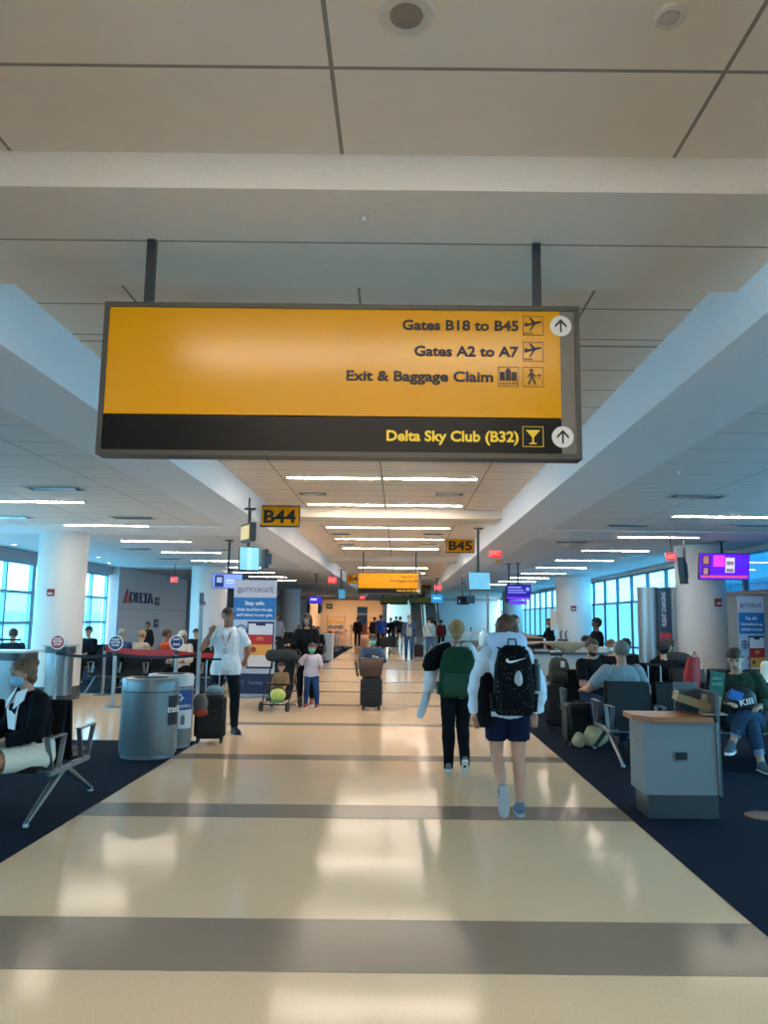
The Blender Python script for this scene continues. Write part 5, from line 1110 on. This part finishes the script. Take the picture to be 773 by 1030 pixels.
# seated woman, nearest left
sw = human('person', 'woman in black jacket, white blouse and cream skirt seated on the nearest left seats', -3.03, 6.64, R(180-38), 1.62,
    P={'sit': .52, 'lean': (.1, .14), 'll': ((-.05, 1, -.02), (0, .12, -1)), 'rl': ((.12, 1, -.02), (0, .1, -1)), 'la': ((-.25, .2, -1), (.6, .8, -.2)), 'ra': ((.25, .15, -1), (-.5, .85, -.25)), 'head': (-.25, -.25), 'fem': 1, 'curl': .9},
    O={'skin': 'b98a72', 'top': (cloth('12131a'), .03, 1.9, 'jacket', -.3), 'bottom': (cloth('d9d2c2', .05), .034, .85, 'skirt'), 'shoes': BLACK, 'sole': BLACK, 'hair': ('bun', '6b4a34'), 'mask': '7fb0c9', 'fold': .02}, vox=.011, build=1.06)
J = t_J[sw.name]; ns = J['ns']; s_ = J['s']
b = bmn(); SD = J['sd']; poly(b, [ns+Vector((q[0], q[1]-.0, 0))+SD*q[2] for q in ((-.05, .07, -.02), (.05, .07, -.02), (.085, .145, -.14), (.05, .165, -.3), (-.05, .165, -.3), (-.085, .145, -.14))], (0, .012, 0)); obj('blouse', b, cloth('dfe2e6', .04), sw)
for q in (-1, 1):
    b = bmn(); poly(b, [ns+Vector((w_[0], w_[1]-.005, 0))+SD*w_[2] for w_ in ((q*.02, .1, -.0), (q*.09, .05, .03), (q*.13, .11, -.06), (q*.06, .17, -.13))], (0, .01, 0)); obj('collar', b, cloth('e8eaec', .04), sw)
hc3 = J['head']; b = bmn()
for q in (-1, 1): tube(b, [hc3+Vector((q*.035+.03*math.cos(a_), .05, .085+.02*math.sin(a_))) for a_ in [2*PI*i/12 for i in range(12)]], .004, 6, True)
tube(b, [hc3+Vector((-.065, .05, .085)), hc3+Vector((-.08, -.03, .05))], .004); tube(b, [hc3+Vector((.065, .05, .085)), hc3+Vector((.08, -.03, .05))], .004); obj('glasses', b, M('1c1713', .3), sw)
# grey tee man
gt = human('person', 'grey-haired man in grey tee shirt seated with his back to the viewer, right', 2.86, 10.06, R(6), 1.86,
    P={'sit': .52, 'lean': (-.03, -.1), 'll': ((-.2, 1, 0), (0, .1, -1)), 'rl': ((.2, 1, 0), (0, .1, -1)), 'la': ((-.75, .1, -.8), (.1, 1, -.1)), 'ra': ((.5, .2, -1), (-.1, 1, -.1)), 'head': (.15, 0)},
    O={'skin': 'b98a72', 'top': (cloth('8d979c', .05), .024, .85, 'tee_shirt', -.2), 'bottom': (DJEAN, .016, 2), 'shoes': SHO, 'hair': ('short', '6b6660'), 'face': 0}, vox=.012, build=1.12)
bm_ = human('person', 'bearded man in black tee shirt reading a white paper, seated on the right', 2.86, 11.62, R(180+34), 1.84,
    P={'sit': .52, 'lean': (0, -.02), 'll': ((-.25, 1, 0), (0, .15, -1)), 'rl': ((.25, 1, 0), (0, .1, -1)), 'ra': ((.25, .35, -1), (-.35, .95, .0)), 'la': ((-.25, .35, -1), (.2, .95, .1)), 'head': (0, -.3)},
    O={'skin': 'b5836a', 'top': (cloth('101216'), .024, .85, 'tee_shirt', -.2), 'bottom': (DJEAN, .016, 2), 'shoes': SHO, 'hair': ('buzz', '3a2c24'), 'beard': '231a16'}, vox=.012, build=1.12)
e = wj(bm_, 'la', 2); t = thing('paper_sheet', 'white paper held by the bearded man', 'paper', (e.x-.05, e.y-.16, e.z+.0), R(0))
b = bmn(); box(b, (0, 0, .04), (.15, .004, .26), Matrix.Rotation(R(-32), 3, 'Y') @ Matrix.Rotation(R(-20), 3, 'X')); obj('sheet', b, M('c9cdd2', .6), t)
b = bmn()
for i in range(4): box(b, Matrix.Rotation(R(-32), 3, 'Y') @ Matrix.Rotation(R(-20), 3, 'X') @ Vector((0, -.005, .07-.05*i))+Vector((0, 0, .04)), (.1, .003, .012), Matrix.Rotation(R(-32), 3, 'Y') @ Matrix.Rotation(R(-20), 3, 'X'))
obj('print_lines', b, M('7d8288', .6), t)
jm = human('person', 'man in green jacket and rolled blue jeans with crossed legs, seated right of the podium', 4.12, 9.38, R(180-14), 1.8,
    P={'sit': .53, 'lean': (.16, .22), 'll': ((.38, .9, .3), (.4, .3, -.8), (.35, .9, .0)), 'rl': ((-.22, 1, -.05), (-.18, .12, -1), (-.3, 1, 0)), 'ra': ((.2, .3, -1), (-.35, 1, .05)), 'la': ((-.35, .3, -1), (.5, .85, -.1)), 'head': (-.25, -.4)},
    O={'skin': 'c59d86', 'top': (cloth('2e3f34', .1), .032, 1.85, 'jacket', -.1), 'bottom': (cloth('31465f', .2, 60), .022, 1.72, 'jeans'), 'shoes': M('3f5560', .7), 'hair': ('short', '3c2820'), 'fold': .025}, vox=.011, build=1.06)
J = t_J[jm.name]
for k2 in ('ll', 'rl'):
    hh_, kn, an, f_ = J[k2]; a_ = kn+(an-kn)*.6+J['off']; c_ = kn+(an-kn)*.74+J['off']; b = bmn(); cyl(b, a_, c_, .066, .062, 20); obj('jeans_cuff', b, cloth('7f97b4', .1), jm, 60)
p = D(746, 696, 9.0); t = thing('carrier_bag', 'blue and black bag with white letters on the lap of the man in green jacket', 'bag', (p.x, 9.02, .66), R(-8))
b = bmn(); loft(b, [(0, 0, 0), (0, 0, .05), (0, 0, .17), (0, 0, .25)], [.16, .18, .16, .08], [.07, .09, .08, .04], n=24, p=2.6); obj('body', b, M('15161c', .5), t, 60)
b = bmn(); box(b, (-.07, -.075, .16), (.17, .03, .12), Matrix.Rotation(R(18), 3, 'Y'), .03); obj('blue_band', b, M('2f6fc0', .5), t)
text_fit('KIII', .09, .15, (.04, -.1, .07), WHITE, t, 'CENTER', .03, Matrix.Rotation(R(-14), 4, 'Y') @ FRONT)
# other seated travellers
SEAT = lambda lean=0, hd=0, tw=0: {'sit': .52, 'lean': (0, lean), 'll': ((-.15, 1, 0), (0, .1, -1)), 'rl': ((.15, 1, 0), (0, .1, -1)), 'la': ((-.2, .3, -1), (.3, .9, -.1)), 'ra': ((.2, .3, -1), (-.3, .9, -.1)), 'head': (0, hd)}
def seated(x, y, rz, label, top, hair, skin=SK1, H=1.7, bottom=BLK, lean=0., hd=-.2, **kw):
    return human('person', label, x, y, R(rz), H, SEAT(lean, hd), dict({'skin': skin, 'top': (cloth(top), .024, 1.85, 'jacket', -.1), 'bottom': (bottom, .014, 2), 'shoes': SHO, 'hair': hair}, **kw), .018)
seated(3.75, 13.78, 150, 'person in brown cap, black jacket and pale mask, between bearded man and grey-tee man', '14151a', ('cap', '6b4c34'), mask='b9c4cc')
seated(4.2, 14.42, 10, 'person with dark hair bun seated behind the grey-haired man', '1b1c22', ('bun', '221a18'))
seated(4.75, 13.78, 160, 'curly dark-haired person in black seated before the steel kiosk', '17181d', ('curly', '2a1c18'))
seated(4.35, 12.83, 0, 'person with big black hair seen from behind, next to the curly-haired one', '16161b', ('curly', '0d0c0e'), H=1.66)
seated(5.86, 12.16, 180, 'person in cream sweater cut by the right frame edge', 'd8d0c2', ('short', '2a201c'), H=1.72)
seated(-6.3, 17.68, 4, 'older person with grey hair and blue shirt behind the navy round sign', '3a4f7a', ('short', '8f8a84'), H=1.78)
seated(-5.85, 17.68, -25, 'blond person in pale top beside the grey-haired one, left', 'b9a68e', ('short', 'a08058'), H=1.72)
seated(-5.3, 17.68, -70, 'person in orange shirt in profile facing right, left gate area', 'c0492c', ('short', '4a3026'), H=1.78, skin=SK2)
seated(-4.72, 17.02, 168, 'person in white jacket and pale hat, rightmost of the left seated group', 'cfcbc2', ('cap', 'c9c2b6'), H=1.74, skin=SK2)
seated(-5.55, 21.3, 175, 'dark-clad person in the second row behind the orange-shirted one', '1c1e26', ('short', '1a1614'), H=1.7)
seated(-7.95, 19.98, 165, 'black-haired person in black with a laptop by the left windows', '12131a', ('short', '121012'), H=1.8)
p = D(86, 640, 19.5); t = thing('laptop', 'open grey laptop on the lap of the person by the left windows', 'laptop', (-8.03, 19.6, .64), R(-12)); b = bmn(); box(b, (0, 0, 0), (.34, .24, .015)); obj('keyboard_half', b, M('8fa6b4', .4), t); b = bmn(); box(b, (0, -.15, .12), (.34, .012, .23), Matrix.Rotation(R(-15), 3, 'X')); obj('screen_half', b, M('7fa3b8', .4), t)
seated(-8.1, 16.35, 20, 'grey-haired person in dark top seen from behind at the left windows', '20303a', ('short', '3c3c3a'), H=1.78)
seated(-2.95, 28.28, 178, 'person in dark jacket holding white paper at the far left walkway edge', '17191f', ('short', '6a4a3a'), H=1.74)
seated(-3.6, 28.28, 180, 'person in dark cap leaning forward on the far left seats', '1b2230', ('cap', '15161a'), lean=.5)
seated(-4.9, 32.7, 170, 'person in black in the far left gate seats, nearest row', '202228', ('short', '20181a'))
seated(-3.6, 32.7, 190, 'person in dark red jacket in the far left gate seats', '7a2226', ('short', '201a18'))
seated(-4.6, 35.7, 180, 'person in grey in the middle row of the far left seats', '4a4d55', ('short', '33261f'))
def standing(x, y, rz, label, top, bottom, hair, skin=SK2, H=1.72, walk=.2, sleeve=1.9, bl=2, P={}, **kw):
    PP = {'ll': ((-.03, walk, -1), (0, -walk*.3, -1)), 'rl': ((.03, -walk*.6, -1), (0, -walk*1.8, -1), (0, .9, -.4) if walk > .1 else (0, 1, 0)), 'la': ((-.2, -.15, -1), (0, .15, -1)), 'ra': ((.2, .2, -1), (0, .4, -1))}; PP.update(P)
    return human('person', label, x, y, R(rz), H, PP, dict({'skin': skin, 'top': (cloth(top), .024, sleeve, 'top', -.15), 'bottom': (cloth(bottom), .016, bl), 'shoes': SHO, 'hair': hair}, **kw), .018)
standing(4.3, 16.9, 95, 'gate agent in black standing in profile behind the counter on the right', '0f1015', '101116', ('curly', '100d0d'), SK3, 1.68, 0, P={'la': ((-.1, .5, -1), (0, .9, .1)), 'ra': ((.1, .5, -1), (0, .9, .1))})
standing(4.75, 24.5, 95, 'smaller gate agent in black far behind the counter on the right', '101218', '101116', ('bun', '120f10'), SK2, 1.68, 0, P={'ra': ((.1, .6, -1), (0, .95, .1))})
standing(2.22, 15.1, -88, 'person mostly hidden behind the hooded woman, bare arm stretched over the counter', 'a89884', '2a2c33', ('short', '2c2019'), SK1, 1.72, 0, sleeve=.8, P={'la': ((0, 1, -.25), (.0, 1, -.05)), 'ra': ((.1, .7, -.6), (0, 1, .1))})
p = D(588, 645, 16.4); seated(3.95, 16.35, 60, 'short dark-haired person sitting low beside the standing gate agent', '191a20', ('curly', '17120f'), SK3, 1.72)
t = thing('stool', 'low black stool behind the counter under the short-haired person', 'stool', (3.95, 16.3, 0)); b = bmn(); lathe(b, [(.2, .38), (.21, .41), (.18, .43)], n=24); obj('seat', b, BLACK, t, 50); b = bmn(); lathe(b, [(.18, 0), (.18, .02), (.03, .04), (.03, .38)], n=20); obj('pedestal', b, STEEL, t, 50)
ar = standing(-5.32, 9.0, -84, 'person outside the frame at left, only an orange sleeve and hand in view', 'c98a3c', '23252c', ('short', '2c2019'), SK1, 1.72, 0, sleeve=1.9, P={'la': ((0.1, 1, -.12), (0, 1, .0)), 'ra': ((.1, .2, -1), (0, .6, -.8))})
e = wj(ar, 'la', 2); b = bmn(); tube(b, [(e.x+.08, e.y, e.z), (e.x+.34, e.y, e.z-.005)], .011); tag(obj('dark_wand', b, M('22262b', .4), None, 60), 'thin dark wand held by the orange-sleeved hand at the left edge', 'wand')
standing(-7.6, 23.5, 150, 'black-haired person standing behind the grey-haired one, left', '1a1c22', '1a1c22', ('short', '100e0e'), SK2, 1.46, 0)
standing(-4.95, 31.5, 180, 'person in black and white patterned top near the third left column', '8a8d92', '17181c', ('short', '141213'), SK2, 1.78, 0)
# walkers far away
def far(u, vb, rz, label, *a, **k): g = G(u, vb); return standing(g.x, g.y, rz, label, *a, **k)
far(359.5, 651, 175, 'person in dark clothes standing alone at the far left walkway edge', '1b1a1d', '17171a', ('short', '1d1614'), SK2, 1.68, 0)
far(383, 655, 3, 'broad person in royal blue shirt walking away pushing a cart', '1f3f8c', '171a24', ('short', '15110f'), SK3, 1.82, .2, .8,)
far(376.5, 652, 0, 'dark person half hidden left of the blue-shirted one', '2c2320', '1b1b1f', ('short', '1a1412'), SK2, 1.72, .2)
far(393, 650, 0, 'person in black walking away right of the blue-shirted one', '18181c', '141418', ('short', '1d1614'), SK2, 1.7, .2)
bk = far(402.5, 652, 0, 'person in black top and khaki shorts walking away with a backpack', '191a1e', '8c7a62', ('short', '2a201b'), SK1, 1.76, .25, .8, .95)
far(398.5, 646, 0, 'distant grey-topped person ahead of the one in khaki shorts', '4e4c50', '26272c', ('short', '201815'), SK2, 1.8, .2)
jb = far(411.5, 664.5, 178, 'man in open blue jacket, grey shirt, jeans and mask walking towards the viewer', '3d4f6e', '34567f', ('short', '8c8a88'), SK1, 1.8, .2, mask='86b4cc')
J = t_J[jb.name]; ns = J['ns']; b = bmn(); poly(b, [ns+Vector(q) for q in ((-.06, .09, -.02), (.06, .09, -.02), (.1, .15, -.25), (.1, .165, -.55), (-.1, .165, -.55), (-.1, .15, -.25))], (0, .012, 0)); obj('grey_shirt', b, cloth('8d9297'), jb)
wc = far(432, 659, -4, 'person in pale coat and jeans walking away with a dark shoulder strap', 'a9bcc2', '3f6288', ('short', '2a1f1b'), SK1, 1.72, .15)
J = t_J[wc.name]; ns = J['ns']; b = bmn(); tube(b, [ns+Vector((-.1, -.07, .0)), ns+Vector((0, -.165, -.2)), ns+Vector((.16, -.15, -.5))], .014, 8); obj('shoulder_strap', b, BLACK, wc, 60)
far(444, 655, 0, 'person in dark red top seen between pale coat and blonde woman', '4a1c22', '17181c', ('short', '1a1414'), SK2, 1.6, .15)
standing(2.5, 58.6, 178, 'dark-clad person riding the right escalator at the far end', '17191d', '15161a', ('short', '141213'), SK2, 1.75, 0)
w0 = wj(bk, 'ns'); t = thing('backpack', 'small black backpack on the distant walker in khaki shorts', 'backpack', (w0.x, w0.y-.14, w0.z-.5)); backpack(t, .32, .2, .46, M('101115', .8), M('141519', .8))
g = G(421.5, 662); suitcase(g.x, g.y+.1, 0, .4, .26, .5, 'black suitcase pulled beside the man in blue jacket', '101115', .45)
g = G(395.5, 652); suitcase(g.x, g.y, 0, .42, .28, .62, 'black suitcase beside the distant person in khaki shorts', '141519', .4)
g = G(386, 658); t = thing('luggage_cart', 'black pushchair-like cart in front of the person in royal blue shirt', 'cart', (g.x+.05, g.y+.5, 0))
b = bmn()
for s in (-1, 1): tube(b, [(s*.25, -.35, .95), (s*.25, 0, .5), (s*.25, .3, .1)], .016); tube(b, [(s*.25, .0, .5), (s*.25, -.3, .1)], .016)
tube(b, [(-.25, -.35, .95), (.25, -.35, .95)], .016); obj('frame', b, BLACK, t, 60)
b = bmn(); box(b, (0, .05, .55), (.46, .4, .5), bev=.05); obj('load', b, M('17181c', .7), t)
for s in (-1, 1): b = bmn(); cyl(b, (s*.27-.02, -.3, .09), (s*.27+.02, -.3, .09), .09, n=18); obj('wheel', b, BLACK, t, 50)
# ================================================================== LIGHT
w = bpy.data.worlds.new('sky'); bpy.context.scene.world = w; w.use_nodes = True
bg = w.node_tree.nodes['Background']; bg.inputs[0].default_value = (.60, .87, 1, 1); bg.inputs[1].default_value = 6.5
for i, (x, y0, y1, z0, z1, ry) in enumerate(((WL-.35, YN, 26.6, .62, 3.05, -90), (WR+.35, 12.5, 61, 2.3, 3.22, 90), (WR+.35, YN, 12.5, .62, 3.22, 90))):
    ld = bpy.data.lights.new('daylight_portal', 'AREA'); ld.shape = 'RECTANGLE'; ld.size = z1-z0; ld.size_y = y1-y0
    ld.cycles.is_portal = True
    lo = bpy.data.objects.new('daylight_portal', ld); C.objects.link(lo); lo.location = (x, (y0+y1)/2, (z0+z1)/2); lo.rotation_euler = (0, R(ry), 0)
sc = bpy.context.scene
sc.view_settings.view_transform = 'Standard'; sc.view_settings.look = 'None'; sc.view_settings.gamma = 1; sc.view_settings.use_curve_mapping = False
sc.view_settings.exposure = 0.5
